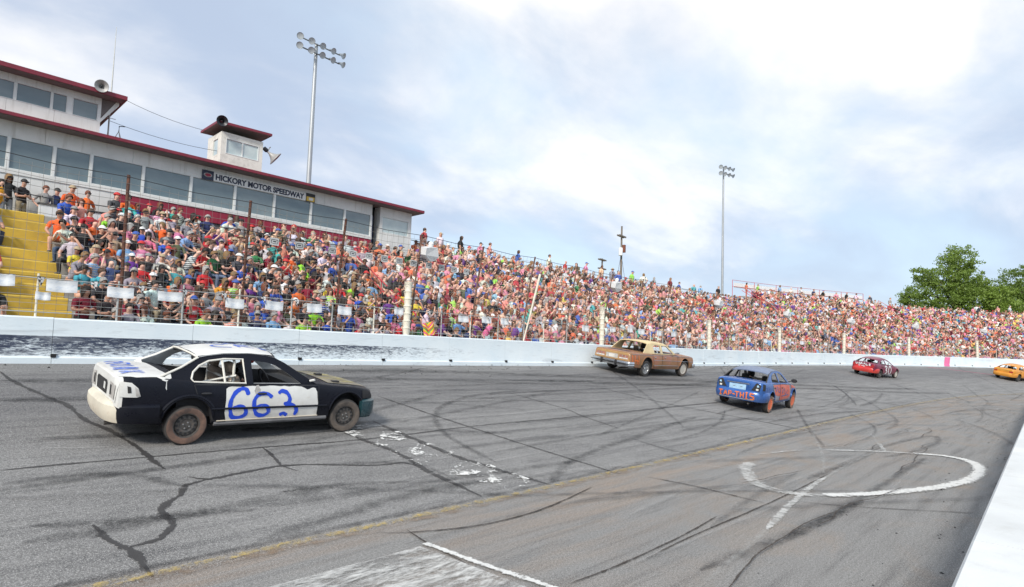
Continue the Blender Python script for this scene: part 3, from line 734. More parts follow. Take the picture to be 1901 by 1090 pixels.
def building():
    b = empty('press_building', (0, 0, 0), label='long low white press building with red roof edge and wide windows', cat='building')
    Z0, ZR0, ZR1, ZS, ZW, ZT = WALK_Z - .4, 6.62, 7.06, 7.22, 8.21, 8.70
    # walls: vertical sheets of siding, each its own
    xs = [-14 + 1.22 * k for k in range(16)] + [4.98]
    xs = [x for x in xs if x < 4.98] + [4.98]
    for p, q in zip(xs[:-1], xs[1:]): G().box((p + .004, FY, Z0), (q - .004, FY + .08, 7.06)).build('siding', 'siding_white', b)
    xs = [4.98 + 1.696 * k for k in range(7)]
    for p, q in zip(xs[:-1], xs[1:]):
        G().box((p + .003, FY, ZR0 - .02), (q - .003, FY + .08, ZR1)).build('red_band', 'band_red', b)
        G().box((p + .003, FY + .06, Z0), (q - .003, FY + .12, ZR0 - .03)).build('lower_wall', 'soffit', b)
    G().box((-14, FY - .03, ZR1 + .003), (15.16, FY + .1, ZS)).build('sill_band', 'siding_white', b)
    xs = [-14 + 2.43 * k for k in range(12)] + [15.16]
    for p, q in zip(xs[:-1], xs[1:]): G().box((p + .004, FY, ZW), (q - .004, FY + .1, ZT)).build('siding', 'siding_white', b)
    mull = [-13.9, -12.4, -11, -9.6, -8.2, -6.8, -5.4, -4.0, -2.7, -1.4, -.2, 1.0, 2.14, 3.27, 4.26, 5.79, 7.35, 8.94, 10.51, 12.12, 13.74, 15.12]
    for p, q in zip(mull[:-1], mull[1:]):
        G().box((p - .034, FY - .025, ZS + .002), (p + .034, FY + .09, ZW - .002)).build('mullion', 'frame_white', b)
        window(b, p + .036, q - .036, ZS + .004, ZW - .004, FY + .02, fr=.016)
    G().box((15.06, FY - .02, ZS + .002), (15.16, FY + .09, ZW - .002)).build('mullion', 'frame_white', b)
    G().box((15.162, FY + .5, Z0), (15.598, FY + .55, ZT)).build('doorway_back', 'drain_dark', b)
    G().box((15.2, FY + .2, Z0), (15.35, FY + .24, 8.2)).build('door', 'door_blue', b)
    # end room
    for a, c in (((15.6, Z0), (17.42, 7.50)), ((15.6, 8.27), (17.42, ZT)), ((15.6, 7.502), (15.72, 8.268)), ((17.26, 7.502), (17.42, 8.268))): G().box((a[0], FY, a[1]), (c[0], FY + .1, c[1])).build('siding', 'siding_white', b)
    window(b, 15.722, 17.258, 7.504, 8.266, FY + .03, 'pale_glass', .03)
    G().box((17.34, FY + .102, Z0), (17.42, 27.5, ZT)).build('end_wall', 'siding_white', b)
    G().box((15.6, FY + .102, Z0), (15.66, FY + 1.2, ZT)).build('inner_wall', 'siding_white', b)
    G().box((-14, 27.42, 0), (17.34, 27.5, ZT)).build('back_wall', 'siding_white', b)
    G().box((-14, FY + .3, ZS - .3), (15.1, FY + 3.5, ZS - .25)).build('room_floor', 'soffit', b)
    # roof with red edge
    rf = G().box((-14.4, 23.16, 8.705), (17.72, 27.9, 8.80)).build('roof', 'soffit', b)
    xs = [-14.42 + 3.05 * k for k in range(11)] + [17.75]
    for p, q in zip(xs[:-1], xs[1:]): G().box((p + .004, 23.11, 8.72 + rng.uniform(-.006, .006)), (q - .004, 23.158, 8.825)).build('fascia', 'fascia_red', rf)
    G().box((17.722, 23.16, 8.70), (17.77, 27.9, 8.845)).build('fascia', 'fascia_red', rf)
    G().box((-14.4, 23.162, 8.803), (17.72, 27.9, 8.84)).build('roofing', 'fascia_red', rf)
    # upper box
    u = empty('announcers_box', (0, 0, 0), label='white upper announcers box with slanted corner brace on the building roof at left', cat='building')
    y = 23.9; X1 = 4.45
    xs = [-10 + 1.2 * k for k in range(13)]; xs = [x for x in xs if x < X1 - .1] + [X1]
    for p, q in zip(xs[:-1], xs[1:]):
        G().box((p + .003, y, 8.845), (q - .003, y + .08, 9.43)).build('siding', 'siding_white', u)
        G().box((p + .003, y, 10.02), (q - .003, y + .08, 10.24)).build('siding', 'siding_white', u)
    W = [(-9.9, -9.1), (-8.9, -8.1), (-7.9, -7.1), (-6.9, -6.1), (-5.9, -5.1), (-4.9, -4.1), (-3.9, -3.1), (-2.9, -2.1), (-1.9, -1.1), (-.9, -.1), (.1, 1.05), (1.14, 2.17), (2.22, 3.09), (3.13, 3.51), (3.66, 4.36)]
    px = -10
    for a, c in W:
        G().box((px, y, 9.432), (a - .002, y + .08, 10.018)).build('mullion', 'frame_white', u); window(u, a, c, 9.434, 10.016, y + .02, fr=.016); px = c + .002
    G().box((px, y, 9.432), (X1, y + .08, 10.018)).build('mullion', 'frame_white', u)
    G().box((X1 - .08, y + .082, 8.845), (X1, 26.8, 10.24)).build('end_wall', 'siding_white', u)
    r2 = G().box((-10.3, 23.42, 10.25), (5.02, 27.2, 10.33)).build('roof', 'soffit', u)
    G().box((-10.32, 23.37, 10.24), (5.07, 23.418, 10.375)).build('fascia', 'fascia_red', r2); G().box((5.022, 23.42, 10.24), (5.07, 27.2, 10.375)).build('fascia', 'fascia_red', r2)
    M = Matrix(((1, 0, 0, 0), (0, 0, -1, 0), (0, 1, 0, 0), (0, 0, 0, 1)))
    G().prism([(X1 + .002, 9.55), (X1 + .002, 9.42), (4.95, 10.14), (4.95, 10.24), (4.86, 10.24)], -y - .1, -y, M).build('corner_brace', 'frame_white', u)
    G().prism([(X1 + .002, 9.6), (4.88, 10.235), (X1 + .002, 10.235)], -y - .08, -y - .03, M).build('soffit_panel', 'soffit', u)
    # small tower
    t = empty('spotter_tower', (0, 0, 0), label='small peeling white spotter tower with red roof on top of the press building', cat='tower')
    x0, x1, y0, y1 = 8.56, 10.22, 24.45, 25.9
    G().box((x0, y0, 8.845), (x1, y0 + .07, 9.60)).build('wall', 'peeling_white', t); G().box((x0, y0, 10.24), (x1, y0 + .07, 10.46)).build('wall', 'peeling_white', t)
    G().box((x0, y0, 9.602), (8.74, y0 + .07, 10.238)).build('wall', 'peeling_white', t); G().box((10.06, y0, 9.602), (x1, y0 + .07, 10.238)).build('wall', 'peeling_white', t)
    window(t, 8.742, 10.058, 9.604, 10.236, y0 + .02, 'pale_glass', .03, 1)
    for a, c in (((y0 + .072, 8.845), (y1, 9.6)), ((y0 + .072, 10.24), (y1, 10.46)), ((y0 + .072, 9.602), (y0 + .35, 10.238)), ((y0 + .85, 9.602), (y1, 10.238))): G().box((x0, a[0], a[1]), (x0 + .07, c[0], c[1])).build('wall', 'peeling_white', t)
    G().box((x0 + .03, y0 + .352, 9.602), (x0 + .045, y0 + .848, 10.238)).build('pane', 'pale_glass', t)
    G().box((x1 - .07, y0 + .072, 8.845), (x1, y1, 10.46)).build('wall', 'peeling_white', t); G().box((x0 + .072, y1 - .07, 8.845), (x1 - .072, y1, 10.46)).build('wall', 'peeling_white', t)
    M = Matrix.Translation((0, 0, 10.47)) @ Matrix.Rotation(R(-1.5), 4, 'Y')
    q = G().box((x0 - .22, y0 - .24, .0), (x1 + .22, y1 + .2, .05), M).build('roof', 'soffit', t)
    M = M @ Matrix.Translation((0, 0, .0))
    G().box((x0 - .25, y0 - .27, -.01), (x1 + .25, y0 - .242, .085), M).build('fascia', 'fascia_red', q); G().box((x0 - .25, y0 - .24, -.01), (x0 - .222, y1 + .2, .085), M).build('fascia', 'fascia_red', q); G().box((x1 + .222, y0 - .24, -.01), (x1 + .25, y1 + .2, .085), M).build('fascia', 'fascia_red', q)
    G().box((x0 - .22, y0 - .24, .052), (x1 + .22, y1 + .2, .075), M).build('roofing', 'fascia_red', q)
    # name board
    s = empty('name_board', (0, 0, 0), label='white name board lettered HICKORY MOTOR SPEEDWAY under the roof edge', cat='sign')
    yb = FY - .05
    G().box((8.10, yb, 8.205), (11.83, yb + .04, 8.525)).build('board', 'sign_white', s)
    G().box((7.69, yb - .004, 8.19), (8.096, yb + .04, 8.545)).build('logo_panel', 'sign_navy', s)
    lg = G().lathe([(0, -.012), (.135, -.012), (.15, -.006), (.15, .0)], 24, Matrix.Translation((7.89, yb - .004, 8.37)) @ Matrix.Diagonal((1, 1, .55, 1)), 'y').build('logo_oval', 'horn_grey', s)
    G().lathe([(0, -.018), (.10, -.018), (.11, -.012)], 24, Matrix.Translation((7.89, yb - .004, 8.37)) @ Matrix.Diagonal((1, 1, .55, 1)), 'y').build('logo_core', 'band_red', s)
    G().box((11.834, yb - .004, 8.19), (12.25, yb + .04, 8.545)).build('logo_panel', 'sign_black', s)
    G().box((11.86, yb - .012, 8.21), (12.22, yb - .005, 8.40)).build('logo_band', 'sign_yellow', s); G().box((11.96, yb - .02, 8.25), (12.15, yb - .013, 8.36)).build('logo_mark', 'sign_white', s)
    text('HICKORY MOTOR SPEEDWAY', 'lettering', .30, (8.17, yb - .006, 8.262), 'sign_navy', s, width=3.58)
def text(body, name, size, loc, mat, parent, width=None, ext=.004, rot=(R(90), 0, 0), off=.012):
    c = bpy.data.curves.new(name, 'FONT'); c.body = body; c.size = size; c.extrude = ext; c.offset = off * size / .3
    o = bpy.data.objects.new(name, c); COL.objects.link(o); dg = bpy.context.evaluated_depsgraph_get(); me = bpy.data.meshes.new_from_object(o.evaluated_get(dg))
    bpy.data.objects.remove(o); me.materials.clear(); me.materials.append(MATS[mat])
    xs = [v.co.x for v in me.vertices]; sc = width / (max(xs) - min(xs)) if width else 1
    for v in me.vertices: v.co.x = (v.co.x - min(xs)) * sc
    q = obj(name, me, parent, loc); q.rotation_euler = rot; return q
building()
def horn(loc, rot, label, mat='horn_dark', sc=1.):
    r = empty('horn_speaker', loc, rot, label=label, cat='loudspeaker', group='horn loudspeakers on the building'); r.scale = (sc,) * 3
    G().lathe([(.03, .0), (.05, .12), (.09, .24), (.16, .33), (.27, .40), (.285, .40), (.28, .385), (.17, .31), (.10, .22), (.07, .15), (0, .14)], 24).build('bell', mat, r, True, 30)
    G().lathe([(0, -.16), (.075, -.15), (.08, -.02), (.045, .03)], 16).build('driver', 'horn_dark', r, True); G().lathe([(0, .36), (.03, .34), (.035, .16)], 12).build('throat', 'horn_dark', r, True)
    G().tube([(0, .0, .02), (0, .2, -.02)], .02, 6).build('bracket', 'horn_grey', r, True)
horn((4.35, 23.55, 10.50), (R(100), 0, R(-12)), 'round grey horn speaker on the roof corner of the upper box', 'horn_grey', .72)
horn((8.46, 24.3, 10.78), (R(102), 0, R(-12)), 'round dark horn speaker on the roof of the small tower', 'horn_dark', .74)
horn((10.42, 24.5, 10.16), (R(128), 0, R(72)), 'pale horn speaker pointing down right from the small tower', 'horn_grey', 1.15)
G().tube([(10.2, 24.6, 10.3), (10.42, 24.52, 10.2)], .025, 6).build('bracket', 'horn_grey', bpy.data.objects['horn_speaker.002'], True).matrix_parent_inverse = (Matrix.Translation((10.42, 24.5, 10.16)) @ Matrix.Rotation(R(72), 4, 'Z') @ Matrix.Rotation(R(128), 4, 'X') @ Matrix.Scale(1.15, 4)).inverted()
m = empty('antenna_mast', (4.95, 25.2, 8.85), label='thin grey antenna mast standing on the roof beside the upper box', cat='antenna')
G().tube([(0, 0, 0), (0, 0, 2.4), (0, 0, 4.6)], [.03, .024, .008], 6).build('mast', 'galvanised', m, True); G().tube([(-.2, 0, 1.2), (.2, 0, 1.2)], .012, 5).build('cross_bar', 'galvanised', m, True)
m = empty('weather_vane', (5.15, 24.6, 8.85), label='short tripod weather sensor on the roof edge beside the mast', cat='antenna')
for a in ((-.25, 0), (.22, .1), (.05, -.2)): G().tube([(a[0], a[1], 0), (0, 0, .62)], .012, 5).build('leg', 'galvanised', m, True)
G().tube([(0, 0, .6), (0, 0, .8), (.18, 0, .84)], .018, 5).build('sensor', 'horn_dark', m, True)
def sag(a, b, d, n=10): return [tuple(np.array(a) * (1 - t) + np.array(b) * t + np.array((0, 0, -4 * d * t * (1 - t)))) for t in np.linspace(0, 1, n)]
G().tube(sag((4.95, 25.2, 11.0), (8.6, 25.0, 10.5), .18), .008, 4).build('overhead_wire', 'cable', None, label='upper thin wire from the mast to the small tower', cat='wire')
G().tube(sag((4.95, 25.2, 9.95), (8.6, 24.9, 9.75), .12), .008, 4).build('overhead_wire', 'cable', None, label='lower thin wire from the mast to the small tower', cat='wire')

# ------------------------------------------------------------------ floodlight masts, utility poles
plain('mast_grey', (.42, .44, .46), .45, metal=.5, var=.12, scale=.6)
plain('lamp_steel', (.30, .33, .36), .35, metal=.6, var=.15)
plain('lamp_lens', (.50, .55, .60), .15, var=.1)
plain('pole_wood', (.20, .17, .14), .9, var=.25, scale=4)
plain('transformer_brown', (.22, .07, .04), .6, var=.2)
def mast(loc, h, n, span, label, sc=1., rz=0.):
    r = empty('light_mast', loc, (0, 0, rz), label=label, cat='light mast', group='stadium light masts')
    G().tube([(0, 0, 0), (0, 0, h * .6), (0, 0, h)], [.15, .12, .085], 12).build('pole', 'mast_grey', r, True)
    for zz in (h - .08, h - .78 * sc):
        bar = G().tube([(-span * .44, -.12, zz), (span * .56, -.12, zz)], .035, 6).build('crossbar', 'lamp_steel', r, True)
        for i in range(n):
            x = -span * .44 + span * (i + .0) / (n - 1); M = Matrix.Translation((x, -.25, zz - .02)) @ Matrix.Rotation(R((i - (n - 1) / 2) * 17), 4, 'Z') @ Matrix.Rotation(R(118), 4, 'X')
            l = G().lathe([(.05, -.18), (.08, -.05), (.13, .08), (.22, .22), (.235, .24), (.22, .235), (.14, .1)], 18, M @ Matrix.Scale(sc, 4)).build('lamp', 'lamp_steel', r, True, 30)
            G().lathe([(0, .20), (.12, .205), (.215, .225)], 18, M @ Matrix.Scale(sc, 4)).build('lens', 'lamp_lens', l, True)
            G().tube([M @ Vector((0, 0, -.15 * sc)), (x, -.12, zz)], .02, 5).build('yoke', 'lamp_steel', l, True)
mast((14.05, 27.9, 0), 17.45, 5, 2.35, 'tall light mast with ten lamps behind the press building', .72, R(4))
mast((61.9, 27.7, 0), 22.9, 4, 1.8, 'tall light mast with eight lamps behind the far stand', 1.0, R(-18))
def utility(loc, h, label, full=True):
    r = empty('utility_pole', loc, (0, 0, R(8)), label=label, cat='utility pole', group='utility poles behind the stands')
    G().tube([(0, 0, 0), (.03, 0, h * .5), (0, 0, h)], [.15, .12, .085], 9).build('pole', 'pole_wood', r, True)
    for zz in ((h - 1.0,) if full else (h - .15, h - 1.15)):
        G().box((-.75, -.16, zz - .07), (.75, -.06, zz + .07)).build('crossarm', 'pole_wood', r)
        G().box((-.75, .06, zz - .07), (.75, .16, zz + .07)).build('crossarm', 'pole_wood', r)
    if full:
        G().lathe([(0, 0), (.2, .02), (.21, .72), (.17, .78), (0, .8)], 14, Matrix.Translation((-.36, -.1, h - 3.0))).build('transformer', 'white_plastic', r, True)
        G().box((.1, -.3, h - 2.6), (.36, .06, h - 1.85)).build('service_box', 'transformer_brown', r)
        for a in (-1.6, 1.7): G().tube([(0, 0, h - 2.8), (a * .5, 0, h - 5), (a, 0, h - 8)], .018, 4).build('guy_wire', 'cable', r)
utility((49.3, 32.4, 0), 14.7, 'wooden utility pole with crossarm and two transformers behind the middle stand')
utility((54.2, 38.1, 0), 12.6, 'low utility pole with two crossarms left of the tall utility pole', False)

# ------------------------------------------------------------------ trees
def leafmat(name, a, b, tr):
    t = NT(name); co = t.coord(); f = t.noise(co, .9, 5, .7); g = t.noise(co, 9, 2, .6)
    c = t.mix(t.rng(f, .32, .68), a, b); c = t.mix(t.rng(g, .35, .7, 0, .5), c, tuple(v * 1.6 for v in b))
    t.base(c); t.rough(.55); tl = t.n('ShaderNodeBsdfTranslucent'); t.put(tl.inputs[0], t.mix(.5, c, tr)); mx = t.n('ShaderNodeMixShader'); mx.inputs[0].default_value = .35
    t.L.new(t.b.outputs[0], mx.inputs[1]); t.L.new(tl.outputs[0], mx.inputs[2]); t.L.new(mx.outputs[0], t.out.inputs[0]); t.done()
leafmat('leaf_mid', (.10, .165, .025), (.17, .25, .045), (.34, .42, .08)); leafmat('leaf_dark', (.08, .14, .025), (.135, .205, .035), (.28, .36, .06)); leafmat('leaf_light', (.12, .19, .025), (.19, .28, .045), (.38, .45, .08))
plain('bark', (.10, .075, .055), .9, var=.3, scale=5)
def tree(loc, lobes, label, mat, seed, leaf=.36, dens=1.15):
    """lobes: (dx, dy, z, radius) of the crown's masses"""
    r = random.Random(seed); root = empty('tree', loc, label=label, cat='tree', group='trees beyond the stand')
    top = max(l[2] for l in lobes); low = min(l[2] - l[3] for l in lobes); trunk = [(0, 0, 0), (.15, 0, top * .35), (-.1, .1, top * .6), (0, 0, top * .9)]
    tk = G().tube(trunk, [.42, .33, .22, .06], 9).build('trunk', 'bark', root, True)
    for l in lobes: G().tube([(0, 0, max(2., l[2] - l[3] * 1.9)), (l[0] * .5, l[1] * .5, l[2] - l[3] * .8), (l[0], l[1], l[2] + l[3] * .2)], [.17, .1, .03], 6).build('limb', 'bark', tk, True)
    V, F = [], []
    for (dx, dy, z, R_) in lobes:
        for _ in range(int(26 * (R_ / 2) ** 2 * dens) + 6):
            while True:
                p = Vector((r.uniform(-1, 1), r.uniform(-1, 1), r.uniform(-1, 1)))
                if .45 < p.length < 1: break
            c = Vector((dx, dy, z)) + p * R_ * Vector((1, 1, .85)).length / 1.65; cr = r.uniform(.35, .75)
            for _ in range(r.randint(38, 62)):
                q = Vector((r.gauss(0, 1), r.gauss(0, 1), r.gauss(0, .7))) * cr * .55 + c; a = Vector((r.gauss(0, 1), r.gauss(0, 1), r.gauss(0, .6))).normalized(); b = a.orthogonal().normalized()
                b = Matrix.Rotation(r.uniform(0, 6.28), 3, a) @ b; n = a.cross(b); s = leaf * r.uniform(.5, 1.); i = len(V)
                V += [q - b * s * .5, q + n * s * .3, q + b * s * .5, q - n * s * .3]; F.append((i, i + 1, i + 2, i + 3))
    obj('crown', meshdata('crown', V, F, mat, None, False), root)
fwd = Vector((.69, -.7237, 0))   # image right on the ground
def L(px, pz, rr, dd=0.):        # lobe at px metres right of the trunk, pz up, dd metres nearer
    v = fwd * px - Vector((.7237, .69, 0)) * dd; return (v.x, v.y, pz, rr)
tree((105.5, 12.6, 0), [L(1.0, 17.2, 2.3), L(-.6, 16.9, 1.5), L(2.4, 14.9, 2.0), L(-2.3, 14.2, 2.2), L(-4.4, 14.7, 1.5), L(-4.9, 12.6, 1.1), L(.3, 13.6, 2.6, 1), L(-1.2, 11.2, 2.9, 1), L(2.4, 11.6, 2.8, 1), L(-3.6, 11.1, 1.6), L(3.8, 13.0, 1.5), L(0, 9.3, 3.2)], 'tall broad tree with a narrow top rising beyond the right stand', 'leaf_mid', 5)
tree((112.5, 5.6, 0), [L(0, 14.4, 2.6), L(2.6, 14.8, 2.4), L(-2.4, 13.2, 2.1), L(1., 11.2, 3.2, 1), L(4, 12, 2.6), L(-2.4, 10.4, 2.6), L(-3.4, 11.6, 1.8, 1), L(5, 15, 1.8), L(3, 9, 3)], 'rounded dark green tree at the right edge beyond the stand', 'leaf_dark', 6)
tree((104.5, 7.4, 0), [L(0, 11.2, 2.2), L(-1.6, 10.2, 1.9), L(1.5, 9.6, 2.0), L(.2, 8.6, 2.2)], 'lower bright green tree between the tall and the rounded tree', 'leaf_light', 8)
tree((117.5, -.5, 0), [L(0, 15.2, 2.9), L(2.6, 14.2, 2.6), L(-1.8, 12.2, 2.6), L(2, 10.5, 3.2), L(5, 13, 3)], 'dark tree cut by the right edge of the picture', 'leaf_dark', 9)
tree((112.3, 19.2, 0), [L(0, 12.9, 1.2), L(-.9, 12.4, .9), L(.9, 12.2, 1.0), L(0, 11.3, 1.3)], 'small tree top showing left of the tall tree', 'leaf_mid', 11)

# ------------------------------------------------------------------ people
def mat_people():
    t = NT('shirt_cloth'); oi = t.n('ShaderNodeObjectInfo'); f = t.noise(t.coord(), 14, 4)
    x, y, z = t.sep(t.coord()); r1 = oi.outputs['Random']; r2 = t.math('FRACT', t.math('MULTIPLY', r1, 13.7)); base_ = oi.outputs['Color']
    alt = t.mix(t.math('GREATER_THAN', r2, .45), (.62, .62, .62), (.05, .05, .06)); m = t.math('MULTIPLY', t.rng(t.math('ABSOLUTE', y), .085, .075), t.math('MULTIPLY', t.math('GREATER_THAN', x, .05), t.math('LESS_THAN', t.math('ABSOLUTE', t.math('SUBTRACT', z, .92)), .055)))
    pr_ = t.math('MULTIPLY', t.math('MULTIPLY', m, t.math('GREATER_THAN', r1, .62)), t.math('GREATER_THAN', t.noise(t.coord('Object', (1, 1, 2)), 32, 2), .46)); c = t.mix(pr_, base_, alt)                # chest print
    st_ = t.math('MULTIPLY', t.math('GREATER_THAN', t.math('FRACT', t.math('MULTIPLY', z, 14.)), .6), t.math('LESS_THAN', r1, .10)); c = t.mix(st_, c, alt)     # striped shirts
    t.base(t.mix(t.rng(f, .35, .7, 0, .35), c, t.mix(.55, c, (.0, .0, .0)))); t.rough(.85); t.bump(t.noise(t.coord(), 9, 4, .6, .6), .6, .04); t.done()
    t = NT('hair_tint'); oi = t.n('ShaderNodeObjectInfo'); t.base(oi.outputs['Color']); t.rough(.7); t.done()
    def ramp(name, cols, mul, rough):
        t = NT(name); oi = t.n('ShaderNodeObjectInfo'); v = t.math('FRACT', t.math('MULTIPLY', oi.outputs['Random'], mul))
        c = t.n('ShaderNodeValToRGB'); c.color_ramp.interpolation = 'CONSTANT'; e = c.color_ramp.elements
        while len(e) < len(cols): e.new(.5)
        for i, q in enumerate(cols): e[i].position = i / len(cols); e[i].color = (*q, 1)
        t.L.new(v, c.inputs[0]); t.base(c.outputs[0]); t.rough(rough); t.done()
    ramp('skin', SKINS, 5.37, .55); ramp('trousers', PANTS, 9.11, .85); plain('shoes', (.08, .075, .07), .7)
    t = NT('crowd_cloth'); a = t.n('ShaderNodeAttribute'); a.attribute_name = 'tint'; t.base(a.outputs['Color']); t.rough(.8); t.done()
SKINS = [(.64, .37, .27), (.72, .45, .35), (.56, .31, .22), (.68, .40, .31), (.76, .49, .39), (.50, .27, .19), (.66, .39, .29), (.24, .12, .08)]
PANTS = [(.06, .09, .17), (.035, .05, .09), (.02, .02, .024), (.30, .25, .17), (.12, .16, .25), (.09, .09, .10), (.22, .24, .28), (.05, .08, .14), (.58, .33, .24), (.62, .37, .28), (.54, .30, .21)]
mat_people()
plain('dark_lens', (.012, .012, .014), .2)
def skeleton(kind):
    """joints (position, radius) and bones (a, b, region); facing +x, floor at 0. regions: 0 shirt 1 skin 2 trousers 3 shoe"""
    J, B = {}, []
    st = kind.startswith('stand'); pel = .93 if st else .53
    lean = {'forward': .22, 'elbows': .30, 'back': -.10}.get(kind, .03); turn = {'look': .1}.get(kind, 0)
    up = lambda h: (lean * (h / .6) ** 1.1 if h > 0 else 0)
    def sp(h, y=0., dx=0.): return Vector((up(h) + dx, y, pel + h * math.cos(lean * .8)))
    J['pel'] = (sp(0), .145); J['waist'] = (sp(.19), .135); J['chest'] = (sp(.42), .150); J['coll'] = (sp(.535), .085)
    J['neck'] = (sp(.62, 0, .015), .052); J['jaw'] = (sp(.675, turn * .1, .045), .066); J['face'] = (sp(.75, turn * .1, .045), .092); J['crown'] = (sp(.835, turn * .1, .03), .078); J['nose'] = (sp(.735, turn * .1, .135), .018)
    for a, b, r in (('pel', 'waist', 0), ('waist', 'chest', 0), ('chest', 'coll', 0), ('coll', 'neck', 1), ('neck', 'jaw', 1), ('jaw', 'face', 1), ('face', 'crown', 1), ('face', 'nose', 1)): B.append((a, b, r))
    for s, n in ((1, 'l'), (-1, 'r')):
        sh = sp(.49, s * .185)
        P = dict(rest=(Vector((.10, s * .27, -.25)), Vector((.34, s * .17, -.42)), Vector((.44, s * .15, -.43))), cross=(Vector((.08, s * .25, -.24)), Vector((.24, s * -.02, -.21)), Vector((.22, s * -.12, -.17))),
                 forward=(Vector((.16, s * .22, -.24)), Vector((.38, s * .10, -.36)), Vector((.45, s * .05, -.38))), elbows=(Vector((.20, s * .20, -.27)), Vector((.40, s * .06, -.14)), Vector((.42, s * .02, -.04))),
                 back=(Vector((-.05, s * .30, -.26)), Vector((-.10, s * .36, -.48)), Vector((-.08, s * .37, -.55))), look=(Vector((.10, s * .26, -.25)), Vector((.32, s * .17, -.42)), Vector((.42, s * .15, -.43))),
                 phone=(Vector((.16, s * .24, -.18)), Vector((.34, s * .09, .10)), Vector((.35, s * .06, .18))), cheer=(Vector((.10, s * .34, .05)), Vector((.12, s * .30, .32)), Vector((.12, s * .29, .40))),
                 stand=(Vector((.0, s * .25, -.28)), Vector((.05, s * .27, -.53)), Vector((.07, s * .27, -.61))), stand_cross=(Vector((.08, s * .25, -.25)), Vector((.26, s * .0, -.22)), Vector((.24, s * -.10, -.18))), stand_hip=(Vector((-.04, s * .33, -.24)), Vector((.06, s * .18, -.44)), Vector((.09, s * .13, -.46))))[kind]
        if kind == 'look' and s == 1: P = (Vector((.20, s * .28, -.12)), Vector((.22, s * .14, .16)), Vector((.15, s * .06, .22)))
        sh0 = sp(.49, 0)
        E, H, Fi = (sh0 + P[0] * Vector((1, 1, 1)).length / 1.732, sh0 + P[1], sh0 + P[2]); M = sh.lerp(E, .6)
        J['sh' + n] = (sh, .074); J['sl' + n] = (M, .056); J['el' + n] = (E, .043); J['wr' + n] = (H, .032); J['fi' + n] = (Fi, .034)
        B += [('coll', 'sh' + n, 0), ('sh' + n, 'sl' + n, 0), ('sl' + n, 'el' + n, 1), ('el' + n, 'wr' + n, 1), ('wr' + n, 'fi' + n, 1)]
        hip = sp(-.02, s * .095)
        if st: K, A, T = Vector((.03, s * .10, .50)), Vector((-.02, s * .11, .09)), Vector((.15, s * .13, .045))
        else: K, A, T = Vector((.44, s * .15, .50)), Vector((.40, s * .14, .09)), Vector((.57, s * .16, .045))
        J['hp' + n] = (hip, .098); J['kn' + n] = (K, .066); J['an' + n] = (A, .046); J['to' + n] = (T, .042)
        B += [('pel', 'hp' + n, 2), ('hp' + n, 'kn' + n, 2), ('kn' + n, 'an' + n, 2), ('an' + n, 'to' + n, 3)]
    return J, B
def body(kind, fine=True):
    J, B = skeleton(kind); names = list(J); me = bpy.data.meshes.new('body')
    me.from_pydata([J[n][0] for n in names], [(names.index(a), names.index(b)) for a, b, r in B], [])
    o = bpy.data.objects.new('body', me); COL.objects.link(o); o.modifiers.new('skin', 'SKIN')
    for i, n in enumerate(names):
        r = J[n][1]; d = me.skin_vertices[0].data[i]; w = {'pel': (1.0, 1.15), 'waist': (.95, 1.15), 'chest': (.88, 1.2), 'face': (1.05, .86), 'crown': (1.05, .9), 'jaw': (1., .85)}.get(n, (1, 1)); d.radius = (r * w[0], r * w[1]); d.use_root = n == 'pel'
    if fine: m = o.modifiers.new('sub', 'SUBSURF'); m.levels = 1; m.render_levels = 1
    dg = bpy.context.evaluated_depsgraph_get(); out = bpy.data.meshes.new_from_object(o.evaluated_get(dg)); bpy.data.objects.remove(o)
    segs = [(np.array(J[a][0]), np.array(J[b][0]), r, J[a][1]) for a, b, r in B]; idx = []
    for p in out.polygons:
        c = np.array(p.center); best = (9, 0)
        for a, b, r, q in segs:
            t = np.clip(np.dot(c - a, b - a) / (np.dot(b - a, b - a) + 1e-9), 0, 1); d = np.linalg.norm(c - a - (b - a) * t) - q * .5
            if d < best[0]: best = (d, r)
        idx.append(best[1])
    out.materials.clear()
    for m in ('shirt_cloth', 'skin', 'trousers', 'shoes'): out.materials.append(MATS[m])
    out.polygons.foreach_set('material_index', idx); out.polygons.foreach_set('use_smooth', [True] * len(idx)); out.update()
    return out, (J['face'][0] + J['crown'][0]) / 2 + Vector((0, 0, -.01))
